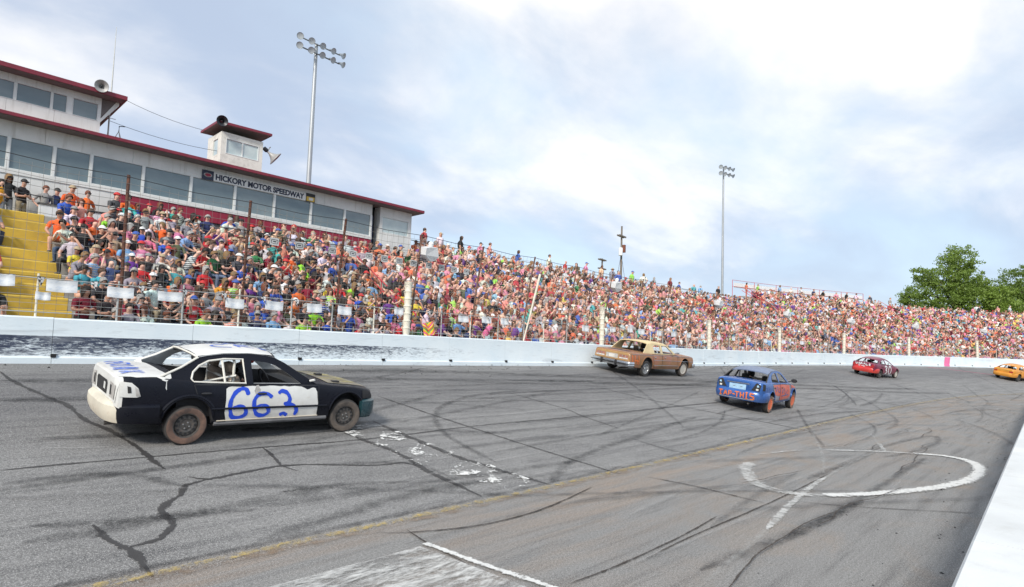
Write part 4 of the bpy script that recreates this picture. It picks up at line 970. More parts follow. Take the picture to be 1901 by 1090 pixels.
def headwear(kind, n=10):
    g = G()
    def dome(r, zlo, face, drop=0., sx=1.08, sz=1.12):
        vs, fs = [], []; rows = 5
        for i in range(rows + 1):
            for k in range(n):
                a = 2 * math.pi * k / n; el = math.pi / 2 - (math.pi / 2 - zlo) * i / rows; front = max(0, math.cos(a))
                if i > rows - 3: el += face * front
                z = r * sz * math.sin(el) - (drop * (1 - front) ** 2 if i == rows else (drop * .45 * (1 - front) ** 2 if i == rows - 1 else 0)); vs.append((r * sx * math.cos(el) * math.cos(a) - .005, r * .93 * math.cos(el) * math.sin(a), z))
        for i in range(rows):
            for k in range(n): fs.append((i * n + k, i * n + (k + 1) % n, (i + 1) * n + (k + 1) % n, (i + 1) * n + k))
        g.add(vs, fs)
    if kind == 'hair': dome(.108, -.5, .75)
    elif kind == 'long': dome(.113, -.7, .95, .20)
    elif kind == 'cap':
        dome(.112, .12, 0.); vs = [(.095, -.085, .018), (.11, 0, .03), (.095, .085, .018), (.185, .06, .005), (.20, 0, .015), (.185, -.06, .005)]; g.add(vs + [(x, y, z - .012) for x, y, z in vs], [(0, 1, 4, 5), (1, 2, 3, 4), (6, 11, 10, 7), (7, 10, 9, 8), (0, 5, 11, 6), (5, 4, 10, 11), (4, 3, 9, 10), (3, 2, 8, 9)])
    elif kind == 'hat':
        dome(.11, .15, 0.); g.lathe([(.10, .02), (.19, .0), (.195, .008), (.10, .035)], n)
    return meshdata(kind, g.v, g.f, 'hair_tint', None, True, 60)
SIT = ['rest', 'cross', 'forward', 'elbows', 'look', 'phone', 'back', 'cheer']; SITW = [26, 14, 20, 12, 6, 9, 8, 3]; STANDK = ['stand', 'stand_cross', 'stand_hip']
BODY = {k: body(k) for k in SIT + STANDK}
HEADW = {k: headwear(k) for k in ('hair', 'long', 'cap', 'hat')}
SHIRT = {'white': (.72, .72, .73), 'grey': (.30, .31, .33), 'black': (.022, .022, .026), 'red': (.55, .025, .035), 'pink': (.78, .22, .38), 'salmon': (.80, .30, .24), 'orange': (.80, .15, .03), 'royal blue': (.03, .10, .50), 'navy': (.025, .04, .12), 'sky blue': (.22, .45, .75), 'teal': (.06, .42, .42), 'green': (.05, .22, .08), 'lime': (.36, .72, .05), 'purple': (.17, .04, .30), 'maroon': (.22, .012, .035), 'yellow': (.78, .55, .06), 'gold': (.62, .34, .02), 'tan': (.45, .34, .23), 'olive': (.13, .14, .07), 'charcoal': (.075, .078, .085), 'peach': (.78, .48, .36), 'plaid blue': (.10, .16, .34), 'light grey': (.52, .53, .55)}
SW = {'white': 17, 'grey': 12, 'black': 17, 'red': 7, 'pink': 7, 'salmon': 5, 'orange': 5, 'royal blue': 5, 'navy': 7, 'sky blue': 5, 'teal': 3, 'green': 1, 'lime': 2, 'purple': 3, 'maroon': 4, 'yellow': 2, 'tan': 2, 'olive': 3, 'charcoal': 7, 'peach': 2, 'light grey': 6}
HAIRC = {'brown hair': (.07, .035, .018), 'dark hair': (.018, .013, .011), 'blond hair': (.22, .13, .055), 'grey hair': (.34, .33, .32), 'auburn hair': (.16, .05, .025)}
CAPC = {'black': (.02, .02, .022), 'white': (.70, .70, .70), 'red': (.5, .03, .03), 'blue': (.04, .10, .38), 'tan': (.40, .31, .20), 'grey': (.26, .26, .27)}
SH=[ (10, 3.58, 'orange'),(9, 3.97, 'orange'),(9, 5.14, 'orange'),(8, 2.2, 'black'),(9, 2.08, 'gold'),(6, 2.67, 'lime'),(4, 2.65, 'maroon'),(6, 3.28, 'orange'),(6, 3.75, 'orange'),(7, 4.03, 'red'),(3, 3.78, 'plaid blue'),(4, 4.48, 'purple'),(3, 5.41, 'teal'),(4, 5.95, 'white'),(5, 6.24, 'white'),(10, 7.54, 'grey'),(9, 6.57, 'teal'),(7, 7.4, 'purple'),(6, 5.21, 'royal blue'),(7, 6.06, 'orange'),(8, 9.02, 'white'),(0, 5.29, 'lime'),(0, 5.68, 'black'),(1, 3.53, 'black'),(0, 3.61, 'black'),(1, 4.54, 'black'),(0, 4.91, 'black'),(1, 2.98, 'maroon'),(2, 7.11, 'lime'),(2, 6.58, 'gold'),(0, 8.1, 'lime'),(0, 7.59, 'sky blue'),(1, 7.61, 'pink'),(0, 6.98, 'navy'),(0, 9.0, 'royal blue'),(1, 9.93, 'royal blue'),(0, 10.21, 'navy'),(0, 10.57, 'white'),(0, 11.37, 'grey'),(5, 16.44, 'red'),(5, 9.1, 'red'),(2, 7.13, 'lime'),(8, 8.44, 'red'),(10, 13.15, 'royal blue'),(2, 11.16, 'royal blue'),(4, 12.54, 'sky blue'),(1, 14.55, 'sky blue'),(0, 14.3, 'black'),(1, 13.4, 'pink'),(3, 2.75, 'grey'),(5, 4.99, 'pink'),(6, 4.87, 'pink'),(1, 4.33, 'grey'),(1, 6.56, 'grey'),(11, 5.06, 'maroon'),(4, 11.38, 'grey'),(6, 15.39, 'orange'),(3, 19.86, 'purple'),(1, 17.46, 'orange'),(1, 21.96, 'orange') ]
prs = random.Random(21)
def pick(w): return prs.choices(list(w), list(w.values()))[0]
SW_FAR = dict(SW, black=7, charcoal=4, navy=4, white=20, pink=13, salmon=12, red=11, orange=8, peach=6, grey=9)
def looks(shirt=None, far=False):
    sh = shirt or pick(SW_FAR if far else SW); q = prs.random()
    if q < .40: hd, hn = 'hair', prs.choice(list(HAIRC)); hc = HAIRC[hn]; hn = 'short ' + hn
    elif q < .66: hd, hn = 'long', prs.choice(list(HAIRC)); hc = HAIRC[hn]; hn = 'long ' + hn
    elif q < .92: hd = 'cap'; hn = prs.choice(list(CAPC)); hc = CAPC[hn]; hn += ' cap'
    elif q < .935: hd = 'hat'; hn = 'tan'; hc = CAPC[hn]; hn = 'tan brimmed hat'
    else: hd, hn, hc = None, 'bald head', None
    return sh, hd, hn, hc
FW = Vector(SC.camera.matrix_world.col[2][:3]) * -1; RT = Vector(SC.camera.matrix_world.col[0][:3]); UP = Vector(SC.camera.matrix_world.col[1][:3])
seats = []      # row, s, off, z, facing, pose, shirt, standing
aisles = [(A0 - .1, A1 + .12), (12.7, 13.25), (33.7, 34.4), (45, 45.5), (56.2, 57.8), (66.0, 66.6), (76.3, 77.1), (88, 88.6)]
for k in range(21):
    s = -9 + prs.uniform(0, .3)
    while s < 104:
        s += prs.uniform(.355, .46)
        n = 12 if s < 17.6 else nrows(s) - 1
        if k >= n or any(a < s < b for a, b in aisles) or prs.random() < .045: continue
        if A1 < s < 4.85 and k >= 11: continue
        z = row_z(s, k); stand = k > 0 and prs.random() < .012
        seats.append([k, s, row_off(k) + (.28 if not stand else .08) + prs.uniform(-.04, .04), z, prs.gauss(0, .35), prs.choice(STANDK) if stand else prs.choices(SIT, SITW)[0], None, stand])
for row, s0, col in SH:
    row = round(row * 1.3)
    c = [q for q in seats if abs(q[0] - row) <= 0 and abs(q[1] - s0) < .5]
    if c: q = min(c, key=lambda q: abs(q[1] - s0)); q[6] = col
LANDING = [(2.15, 'black', 0), (2.0, 'gold', 0), (2.5, 'black', .3), (3.05, 'grey', 0), (3.35, 'navy', 0), (3.72, 'orange', 0), (4.12, 'orange', 0), (4.9, 'charcoal', .2), (5.25, 'orange', 0), (5.55, 'royal blue', 0), (5.9, 'maroon', 0), (6.2, 'black', 0), (6.65, 'teal', 0), (6.85, 'white', .3), (7.54, 'light grey', 2.9), (8.6, 'royal blue', 0), (8.95, 'white', 2.8), (9.8, 'grey', .2), (10.4, 'black', 0), (10.75, 'olive', 0), (11.1, 'tan', 0), (11.5, 'charcoal', 0), (12.0, 'tan', .4), (13.0, 'royal blue', 0), (13.5, 'grey', 0), (14.1, 'light grey', 2.7), (14.5, 'orange', 0), (15.2, 'charcoal', .3), (15.7, 'pink', 0), (16.5, 'black', .9), (17.1, 'black', -.6)]
for x, c, t in LANDING: seats.append([99, x, 7.95 + prs.uniform(-.12, .12), WALK_Z, t, prs.choice(STANDK), c, True])
for s in list(np.arange(18.6, 56, 1.35)) + list(np.arange(58, 76, 1.6)) + list(np.arange(78, 104, 2.4)):
    if prs.random() < .7:
        k = nrows(s) - 1; seats.append([k, s + prs.uniform(-.5, .5), row_off(k) + .2, row_z(s, k), prs.gauss(0, .8), prs.choice(STANDK), None, True])
info = []
for q in seats:
    x, y = along(q[1], q[2]); p = Vector((x, y, q[3] + .9)); v = p - Vector((0, 0, 2.2)); d = v.dot(FW); u = v.dot(RT) / d * 1100 + 950
    info.append((d, u, x, y))
order = sorted(range(len(seats)), key=lambda i: info[i][0])
vis = [i for i in order if -10 < info[i][1] < 1911][:300]; vset = set(vis)
bays = {}
for i in vis:
    xw = info[i][2] * WY / info[i][3]; b = int((xw - 3.57) / 2.69 + 1000) - 999; bays.setdefault((seats[i][0], max(0, b)), []).append((xw, i))
CNT = ORD + ['next']
for (row, b), L_ in bays.items():
    for n, (xw, i) in enumerate(sorted(L_)):
        k, s, off, z, face, pose, shirt, st = seats[i]; x, y = info[i][2:]; sh, hd, hn, hc = looks(shirt)
        where = ('on the landing' if row == 99 else ('front row' if row == 0 else ORD[row] + ' row')); ref = ('left of first rusty post' if b == 0 else 'past %s rusty post' % ORD[b - 1])
        lab = '%s shirt person with %s, %s, %s %s' % (sh, hn, where, ORD[n], ref)
        o = obj('person', BODY[pose][0], None, (x, y, z), label=lab, cat='person', group='spectators in the grandstand'); sc = prs.uniform(.79, .93); o.scale = (sc * prs.uniform(.95, 1.15), sc * prs.uniform(.95, 1.2), sc)
        o.rotation_euler = (0, 0, -math.pi / 2 + tang(s) + face + .25); o.color = (*[c * prs.uniform(.85, 1.1) for c in SHIRT[sh]], 1)
        if hd: h = obj('cap' if hd == 'cap' else ('hat' if hd == 'hat' else 'hair'), HEADW[hd], o, BODY[pose][1]); h.color = (*hc, 1)
        if prs.random() < .45:
            c = BODY[pose][1]; GL = GL if 'GL' in globals() else G().box((.085, -.07, -.03), (.115, .07, .004)).build('sunglasses', 'dark_lens', None)
            e = GL.copy() if GL.parent is not None else GL
            if e is not GL: COL.objects.link(e)
            e.parent = o; e.location = c
# the rest of the crowd: one mass
def crowd():
    low = {}
    for k in SIT + STANDK:
        me, hc = body(k, False); me.calc_loop_triangles(); n = len(me.loop_triangles); t = np.zeros(n * 3, int); me.loop_triangles.foreach_get('vertices', t)
        pi = np.zeros(n, int); me.loop_triangles.foreach_get('polygon_index', pi); mi = np.zeros(len(me.polygons), int); me.polygons.foreach_get('material_index', mi)
        v = np.zeros(len(me.vertices) * 3); me.vertices.foreach_get('co', v); low[k] = (v.reshape(-1, 3), t.reshape(-1, 3), mi[pi], np.array(hc)); bpy.data.meshes.remove(me)
    hw = {}
    for k in ('hair', 'long', 'cap', 'hat'):
        me = headwear(k, 6); me.calc_loop_triangles(); n = len(me.loop_triangles); t = np.zeros(n * 3, int); me.loop_triangles.foreach_get('vertices', t); v = np.zeros(len(me.vertices) * 3); me.vertices.foreach_get('co', v); hw[k] = (v.reshape(-1, 3), t.reshape(-1, 3)); bpy.data.meshes.remove(me)
    V, T, Cc, nb = [], [], [], 0
    for i, q in enumerate(seats):
        if i in vset: continue
        k, s, off, z, face, pose, shirt, st = q; x, y = info[i][2:]; sh, hd, hn, hc = looks(shirt, s > 14); v, t, m, hcen = low[pose]; a = -math.pi / 2 + tang(s) + face + .25; sc = prs.uniform(.80, .95); c_, s_ = math.cos(a) * sc, math.sin(a) * sc; wd = prs.uniform(.98, 1.2)
        Rm = np.array([[c_, -s_ * wd, 0], [s_, c_ * wd, 0], [0, 0, sc]]).T; V.append(v @ Rm + (x, y, z)); T.append(t + nb); nb += len(v)
        lum = sum(SHIRT[sh]) / 3; cols = np.array([[(c * .8 + lum * .2) * prs.uniform(.85, 1.1) for c in SHIRT[sh]], prs.choice(SKINS), prs.choice(PANTS if prs.random() < .6 else SKINS), (.08, .075, .07)]); Cc.append(cols[m])
        if hd: hv, ht = hw[hd]; V.append((hv + hcen) @ Rm + (x, y, z)); T.append(ht + nb); nb += len(hv); Cc.append(np.tile(np.array(hc), (len(ht), 1)))
    V = np.concatenate(V); T = np.concatenate(T); Cc = np.concatenate(Cc); me = bpy.data.meshes.new('crowd'); nt = len(T)
    me.vertices.add(len(V)); me.vertices.foreach_set('co', V.ravel()); me.loops.add(nt * 3); me.loops.foreach_set('vertex_index', T.ravel().astype(np.int32)); me.polygons.add(nt)
    me.polygons.foreach_set('loop_start', np.arange(0, nt * 3, 3, dtype=np.int32)); me.polygons.foreach_set('loop_total', np.full(nt, 3, np.int32)); me.update(calc_edges=True)
    me.polygons.foreach_set('use_smooth', [True] * nt); at = me.attributes.new('tint', 'FLOAT_COLOR', 'FACE'); at.data.foreach_set('color', np.c_[Cc, np.ones(nt)].astype(np.float32).ravel()); me.materials.append(MATS['crowd_cloth'])
    obj('crowd', me, kind='stuff', label='dense crowd of spectators filling the far stands', cat='crowd'); print('crowd tris', nt, 'people', len(seats))
crowd()

# ------------------------------------------------------------------ cars
def paint(name, col, rough=.35, dirt=(.20, .15, .10), amt=.4, patch=None, patch_amt=.5, metal=0., coat=.35, scr=.3, low_amt=.45, spec=.5):
    t = NT(name); co = t.coord(); x, y, z = t.sep(co); f = t.noise(co, 1.6, 6, .6)
    c = t.mix(t.rng(f, .3, .7), tuple(v * .8 for v in col), tuple(min(1, v * 1.15) for v in col))
    if patch: c = t.mix(t.rng(t.noise(co, 1.9, 8, .7, .6), .46, .62, 0, patch_amt), c, patch)
    g = t.noise(co, 6, 8, .7, .4); low = t.rng(z, .62, .22, 0, low_amt)
    d = t.math('ADD', t.rng(g, .56, .75, 0, amt), t.math('MULTIPLY', low, t.rng(g, .3, .6, .3, 1.)))
    c = t.mix(d, c, dirt); sc = t.noise(t.coord('Object', (.5, 2, 9)), 9, 5, .6); c = t.mix(t.rng(sc, .66, .72, 0, scr), c, (.32, .32, .32))
    t.base(c); t.rough(t.math('ADD', t.rng(g, .4, .75, rough - .12, rough + .25), 0.)); t.b.inputs['Metallic'].default_value = metal; t.b.inputs['Coat Weight'].default_value = coat; t.b.inputs['Coat Roughness'].default_value = .25; t.b.inputs['Specular IOR Level'].default_value = spec
    t.bump(t.noise(co, 2.2, 3), .25, .03); return t.done()
paint('civic_black', (.007, .008, .014), .36, (.025, .024, .024), .10, coat=.0, scr=.03, low_amt=.2, spec=.22); paint('civic_white', (.70, .70, .68), .45, (.42, .34, .25), .35, coat=.1); paint('civic_cream', (.66, .62, .52), .5, (.40, .27, .17), .45, coat=.1); paint('civic_teal', (.012, .05, .065), .3, (.04, .05, .05), .25)
paint('civic_hood', (.20, .18, .14), .5, (.36, .30, .20), .7, (.42, .37, .24), .7, coat=.1)
paint('chr_brown', (.30, .15, .065), .45, (.20, .15, .08), .5, (.38, .14, .10), .7); paint('chr_vinyl', (.66, .53, .31), .75, (.42, .33, .2), .4, coat=0); paint('chr_panel', (.42, .25, .10), .5, (.22, .15, .08), .5)
paint('blue_paint', (.03, .115, .38), .3, (.10, .09, .10), .3, (.05, .12, .33), .4, .2); paint('blue_roof', (.15, .19, .29), .5, (.2, .2, .2), .3, coat=.1); paint('blue_grey', (.27, .28, .34), .5, (.24, .15, .13), .4, coat=.1); paint('red_door', (.60, .11, .07), .5, (.30, .10, .10), .5, (.52, .20, .15), .5, coat=.1)
paint('wine_paint', (.17, .012, .045), .35, (.20, .08, .06), .3); paint('red_bumper', (.58, .03, .03), .4, (.3, .12, .06), .4); paint('orange_paint', (.66, .27, .025), .4, (.40, .2, .06), .45)
worn('spray_blue', (.012, .085, .72), .30, .44, (1, 1, 1), 9, 1., .6, (.02, .06, .5)); worn('spray_orange', (.66, .13, .035), .30, .44, (1, 1, 1), 9, 1., .6, (.7, .2, .05)); worn('spray_white', (.76, .76, .78), .30, .44, (1, 1, 1), 7, 1., .6); plain('spray_red', (.62, .08, .05), .6, var=.25, scale=9); plain('spray_yellow', (.62, .52, .14), .65, var=.25, scale=9)
worn('spray_blue_light', (.04, .12, .60), .34, .50, (1, 1, 1), 5, .9, .6, (.12, .22, .62)); worn('spray_yellow_thin', (.55, .48, .20), .36, .52, (1, 1, 1), 6, .8, .6); worn('spray_red_thin', (.60, .10, .06), .34, .50, (1, 1, 1), 6, .9, .6)
plain('chrome', (.62, .63, .64), .18, metal=1., var=.1); plain('trim_dark', (.022, .022, .025), .55, var=.3); plain('cavity', (.02, .02, .022), .8, var=.3); plain('inner_metal', (.46, .48, .49), .6, var=.2, scale=4, dirt=(.1, .1, .1)); plain('trim_grey', (.12, .12, .125), .6, var=.25, scale=5); plain('lamp_dull', (.34, .15, .11), .35, var=.3, scale=8); plain('lamp_red', (.35, .02, .02), .25); plain('lamp_grey', (.42, .40, .38), .3, var=.3, scale=9); plain('lamp_white', (.62, .60, .56), .3, var=.15); plain('plate_blue', (.34, .52, .68), .5, var=.12, scale=8)
plain('seat_cloth', (.24, .19, .15), .9, var=.15, scale=8); plain('seat_dark', (.045, .043, .042), .9); plain('steel_rim', (.10, .095, .09), .5, metal=.4, var=.3, scale=12, dirt=(.22, .12, .08), dirt_amt=.5); plain('bright_rim', (.50, .51, .52), .3, metal=.8, var=.15); plain('wheel_cover', (.48, .46, .42), .45, var=.15, scale=8); plain('orange_rim', (.62, .15, .07), .55, var=.2, scale=8); plain('bar_white', (.70, .68, .62), .5, var=.1); plain('bar_steel', (.25, .26, .28), .5, metal=.4)
def rubber(name, dust, amt):
    t = NT(name); co = t.coord(); f = t.noise(co, 3.5, 6, .65, .4); t.base(t.mix(t.rng(f, .30, .68, 0, amt), (.035, .033, .033), dust)); t.rough(.85); t.done()
rubber('tyre_clay', (.33, .19, .135), .75); rubber('tyre_grey', (.20, .16, .13), .8); rubber('tyre_black', (.06, .055, .05), .6); rubber('tyre_orange', (.50, .29, .20), .9)

def pch(xs, ys, q):
    """monotone cubic interpolation"""
    xs, ys, q = np.array(xs, float), np.array(ys, float), np.array(q, float); h = np.diff(xs); d = np.diff(ys) / h; m = np.zeros(len(xs)); m[0], m[-1] = d[0], d[-1]
    for i in range(1, len(xs) - 1): m[i] = 0 if d[i - 1] * d[i] <= 0 else 2 * d[i - 1] * d[i] / (d[i - 1] + d[i])
    i = np.clip(np.searchsorted(xs, q) - 1, 0, len(xs) - 2); t = (q - xs[i]) / h[i]
    return ys[i] * (1 + 2 * t) * (1 - t) ** 2 + h[i] * m[i] * t * (1 - t) ** 2 + ys[i + 1] * t * t * (3 - 2 * t) + h[i] * m[i + 1] * t * t * (t - 1)
def loft(st, sq=.0, nx=56):
    """lower body from stations (x, bottom, centre top, edge top, half width)"""
    A = np.array(st); X = np.unique(np.concatenate([np.linspace(A[0, 0], A[-1, 0], nx), A[:, 0]])); c = [pch(A[:, 0], A[:, i], X) for i in range(1, 5)]; vs, fs = [], []
    for x, zb, zt, ze, w in zip(X, *c):
        H = ze - zb; r = .06 * (1 - sq)
        half = [(0, zb), (w * .72, zb), (w * .90, zb + .01), (w * .965, zb + .05), (w * .985, zb + .14), (w * .998, zb + .30 * H), (w, zb + .46 * H), (w * .999, zb + .58 * H), (w * .992, zb + .70 * H), (w * .975, zb + .82 * H), (w * .955, ze - .045 * (1 - .4 * sq)), (w * .925, ze - .014), (w * (.885 + .03 * sq), ze), (w * .78, ze + (zt - ze) * .45), (w * .5, ze + (zt - ze) * .85), (w * .25, zt - .003), (0, zt)]
        ring = half + [(-y, z) for y, z in half[-2:0:-1]]; vs += [(x, y, z) for y, z in ring]; n = len(ring)
    m = len(X)
    for i in range(m - 1):
        for k in range(n): fs.append((i * n + k, (i + 1) * n + k, (i + 1) * n + (k + 1) % n, i * n + (k + 1) % n))
    fs += [tuple(range(n)), tuple(reversed(range((m - 1) * n, m * n)))]
    return vs, fs
def carve(vs, fs, cuts, mats):
    a = obj('tmp', meshdata('tmp', vs, fs, mats, None, True, 40)); b = obj('tmpc', meshdata('tmpc', cuts.v, cuts.f, mats, [1] * len(cuts.f), False))
    for o in (a, b):
        bm = bmesh.new(); bm.from_mesh(o.data); bmesh.ops.recalc_face_normals(bm, faces=bm.faces); bm.to_mesh(o.data); bm.free()
    md = a.modifiers.new('b', 'BOOLEAN'); md.operation = 'DIFFERENCE'; md.object = b; md.solver = 'EXACT'; md.material_mode = 'INDEX'
    me = bpy.data.meshes.new_from_object(a.evaluated_get(bpy.context.evaluated_depsgraph_get())); bpy.data.objects.remove(a); bpy.data.objects.remove(b); me.set_sharp_from_angle(angle=R(35)); return me
def panel2d(name, poly, holes, fn, mat, parent, step=.07, thick=.03, inner=None):
    """sheet cut from a 2-D outline, bent by fn, with thickness"""
    pts, tris = tri2d(poly, step, holes); vs = [fn(*p, 0.) for p in pts]; n = len(vs); vs2 = [fn(*p, thick) for p in pts]; cnt = {}
    for t in tris:
        for i in range(3): e = (t[i], t[(i + 1) % 3]); cnt[e] = cnt.get(e, 0) + 1
    rim = [e for e in cnt if (e[1], e[0]) not in cnt]
    F = [tuple(t) for t in tris] + [tuple(n + i for i in reversed(t)) for t in tris] + [(b, a, n + a, n + b) for a, b in rim]
    mi = [0] * len(tris) + [1] * (len(F) - len(tris)); return obj(name, meshdata(name, vs + vs2, F, [mat, inner or mat], mi, True, 35), parent)
class Proj:
    """lays flat outlines on a car's skin"""
    def __init__(s, objs):
        V, F = [], []
        for o in objs:
            b = len(V); V += [v.co.copy() for v in o.data.vertices]; F += [tuple(b + i for i in p.vertices) for p in o.data.polygons]
        s.t = BVHTree.FromPolygons(V, F)
    def pt(s, side, a, b, off):
        o, d = {'R': ((a, -4, b), (0, 1, 0)), 'L': ((a, 4, b), (0, -1, 0)), 'rear': ((-6, a, b), (1, 0, 0)), 'front': ((6, a, b), (-1, 0, 0)), 'top': ((a, b, 5), (0, 0, -1))}[side]
        o, d = Vector(o), Vector(d); h = s.t.ray_cast(o, d)
        if h[0] is None: h = s.t.find_nearest(o + d * 3); return h[0] - d * off
        n = h[1] if h[1].dot(d) < 0 else -h[1]; return h[0] + (n * .5 - d * .5) * off
    def patch(s, name, side, poly, mat, parent, off=.006, step=.06, holes=()):
        pts, tris = tri2d(poly, step, holes); vs = [s.pt(side, a, b, off) for a, b in pts]
        if side in ('L', 'front'): tris = [t[::-1] for t in tris]
        tris = [t for t in tris if max((vs[t[i]] - vs[t[i - 1]]).length for i in range(3)) < step * 5]
        return obj(name, meshdata(name, vs, tris, mat, None, True, 60), parent)
    def stroke(s, name, side, lines, w, mat, parent, off=.010, curve=True):
        V, F = [], []
        for li, pts in enumerate(lines):
            P = smoothpts(pts, .02) if curve and len(pts) > 2 else smoothpts(pts[:2], .03) if len(pts) == 2 else sum([smoothpts([a, b], .03) for a, b in zip(pts[:-1], pts[1:])], [])
            b = len(V); oo = off + li * .0011
            for i, p in enumerate(P):
                d = P[min(i + 1, len(P) - 1)] - P[max(i - 1, 0)]; d = d / (np.linalg.norm(d) + 1e-9); nn = np.array([-d[1], d[0]]); e = (.55 if i in (0, len(P) - 1) else 1.) * (1 + .13 * math.sin(i * .55 + li * 2.1) + .06 * math.sin(i * 1.7))
                for q in (p - nn * w / 2 * e, p + nn * w / 2 * e): V.append(s.pt(side, q[0], q[1], oo))
            F += [(b + 2 * i, b + 2 * i + 1, b + 2 * i + 3, b + 2 * i + 2) for i in range(len(P) - 1)]
        F = [f for f in F if max((V[f[i]] - V[f[i - 1]]).length for i in range(4)) < .3]
        return obj(name, meshdata(name, V, F, mat, None, True, 60), parent)
def bumper(name, xc, a, b, prof, mat, parent, n=4.2, front=False, half=(-90, 90)):
    """bumper bar swept round the car's end"""
    vs = []; A = np.linspace(half[0], half[1], 41)
    for t in A:
        t = R(t); px, py = a * abs(math.cos(t)) ** (2 / n), b * math.copysign(abs(math.sin(t)) ** (2 / n), math.sin(t)); nx, ny = abs(math.cos(t)) ** (2 - 2 / n) / a, math.copysign(abs(math.sin(t)) ** (2 - 2 / n), math.sin(t)) / b; l = math.hypot(nx, ny); nx /= l; ny /= l
        for o, z in prof: vs.append(((xc + px + nx * o) if front else (xc - px - nx * o), py + ny * o, z))
    q = len(prof); fs = [(i * q + j, (i + 1) * q + j, (i + 1) * q + (j + 1) % q, i * q + (j + 1) % q) for i in range(len(A) - 1) for j in range(q)]; fs += [tuple(range(q)), tuple(reversed(range((len(A) - 1) * q, len(A) * q)))]
    if not front: fs = [f[::-1] for f in fs]
    return G().add(vs, fs).build(name, mat, parent, True, 40)
def wheel(parent, x, y, r, w, tyre, rim, style, steer=0., tilt=0.):
    s = 1 if y > 0 else -1; e = empty('wheel', (x, y, r)); e.parent = parent; e.rotation_euler = (tilt * s, 0, steer); o = s * w / 2; rr = r * .64
    prof = [(rr, -w * .42), (r * .82, -w * .5), (r * .93, -w * .47), (r * .985, -w * .36), (r, -w * .2), (r, w * .2), (r * .985, w * .36), (r * .93, w * .47), (r * .82, w * .5), (rr, w * .42)]
    g = G().lathe(prof, 36, None, 'y'); q = len(prof) - 1; g.mi = [(1 if 2 <= (i % q) <= 6 else 0) for i in range(len(g.f))]; g.build('tyre', [tyre, 'tyre_black'], e, True, 30)
    if style == 'steel':
        p = [(rr + .004, -o * .84), (rr - .012, -o * .80), (rr - .02, -o * .45), (rr * .86, -o * .42), (rr * .78, -o * .58), (rr * .55, -o * .62), (rr * .42, -o * .50), (rr * .2, -o * .55), (0, -o * .56)]
        rm = G().lathe([(a, -b) for a, b in p], 32, None, 'y').build('rim', rim, e, True, 25)
        g = G()
        for k in range(12): a = 2 * math.pi * k / 12; M = Matrix.Rotation(a, 4, 'Y') @ Matrix.Translation((rr * .70, o * .645, 0)); g.lathe([(0, 0), (.024, 0), (.024, s * -.004)], 8, M @ Matrix.Diagonal((1.0, 1, .8, 1)), 'y')
        g.build('rim_holes', 'cavity', rm, kind='stuff')
        for k in range(4): a = 2 * math.pi * k / 4 + .4; M = Matrix.Rotation(a, 4, 'Y') @ Matrix.Translation((rr * .25, o * .58, 0)); G().lathe([(0, s * .012), (.011, s * .012), (.012, 0)], 6, M, 'y').build('lug_nut', 'bright_rim', rm)
    elif style == 'mag':
        rm = G().lathe([(rr + .004, o * .86), (rr - .01, o * .9), (rr - .02, o * .8), (rr * .85, o * .2), (0, o * .15)], 32, None, 'y').build('rim', 'bright_rim', e, True, 25)
        for k in range(5):
            M = Matrix.Rotation(2 * math.pi * k / 5, 4, 'Y'); q = sorted((o * .2, o * .55)); G().box((.03, q[0], -.028), (rr * .92, q[1], .028), M).build('spoke', 'bright_rim', rm)
        G().lathe([(0, o * .72), (.05, o * .7), (.055, o * .3)], 14, None, 'y').build('hub', 'bright_rim', rm, True)
    else:
        rm = G().lathe([(rr + .004, o * .86), (rr - .01, o * .92), (rr * .8, o * .70), (rr * .55, o * .86), (rr * .5, o * .78), (rr * .2, o * .74), (0, o * .80)], 32, None, 'y').build('rim', rim, e, True, 20)
        g = G()
        for k in range(10): a = 2 * math.pi * k / 10; M = Matrix.Rotation(a, 4, 'Y'); q = sorted((o * .70, o * .86)); g.box((rr * .60, q[0], -.012), (rr * .90, q[1], .012), M)
        g.build('spokes', rim, rm)
    return e
def bank_pose(x, y, hd):
    h = R(hd); e = .3; gx = (gz(x + e, y) - gz(x - e, y)) / (2 * e); gy = (gz(x, y + e) - gz(x, y - e)) / (2 * e); n = Vector((-gx, -gy, 1)).normalized(); f = Vector((math.cos(h), math.sin(h), 0)); f = (f - n * f.dot(n)).normalized(); l = n.cross(f)
    m = Matrix((f, l, n)).transposed().to_4x4(); m.translation = (x, y, gz(x, y) + .004); return m
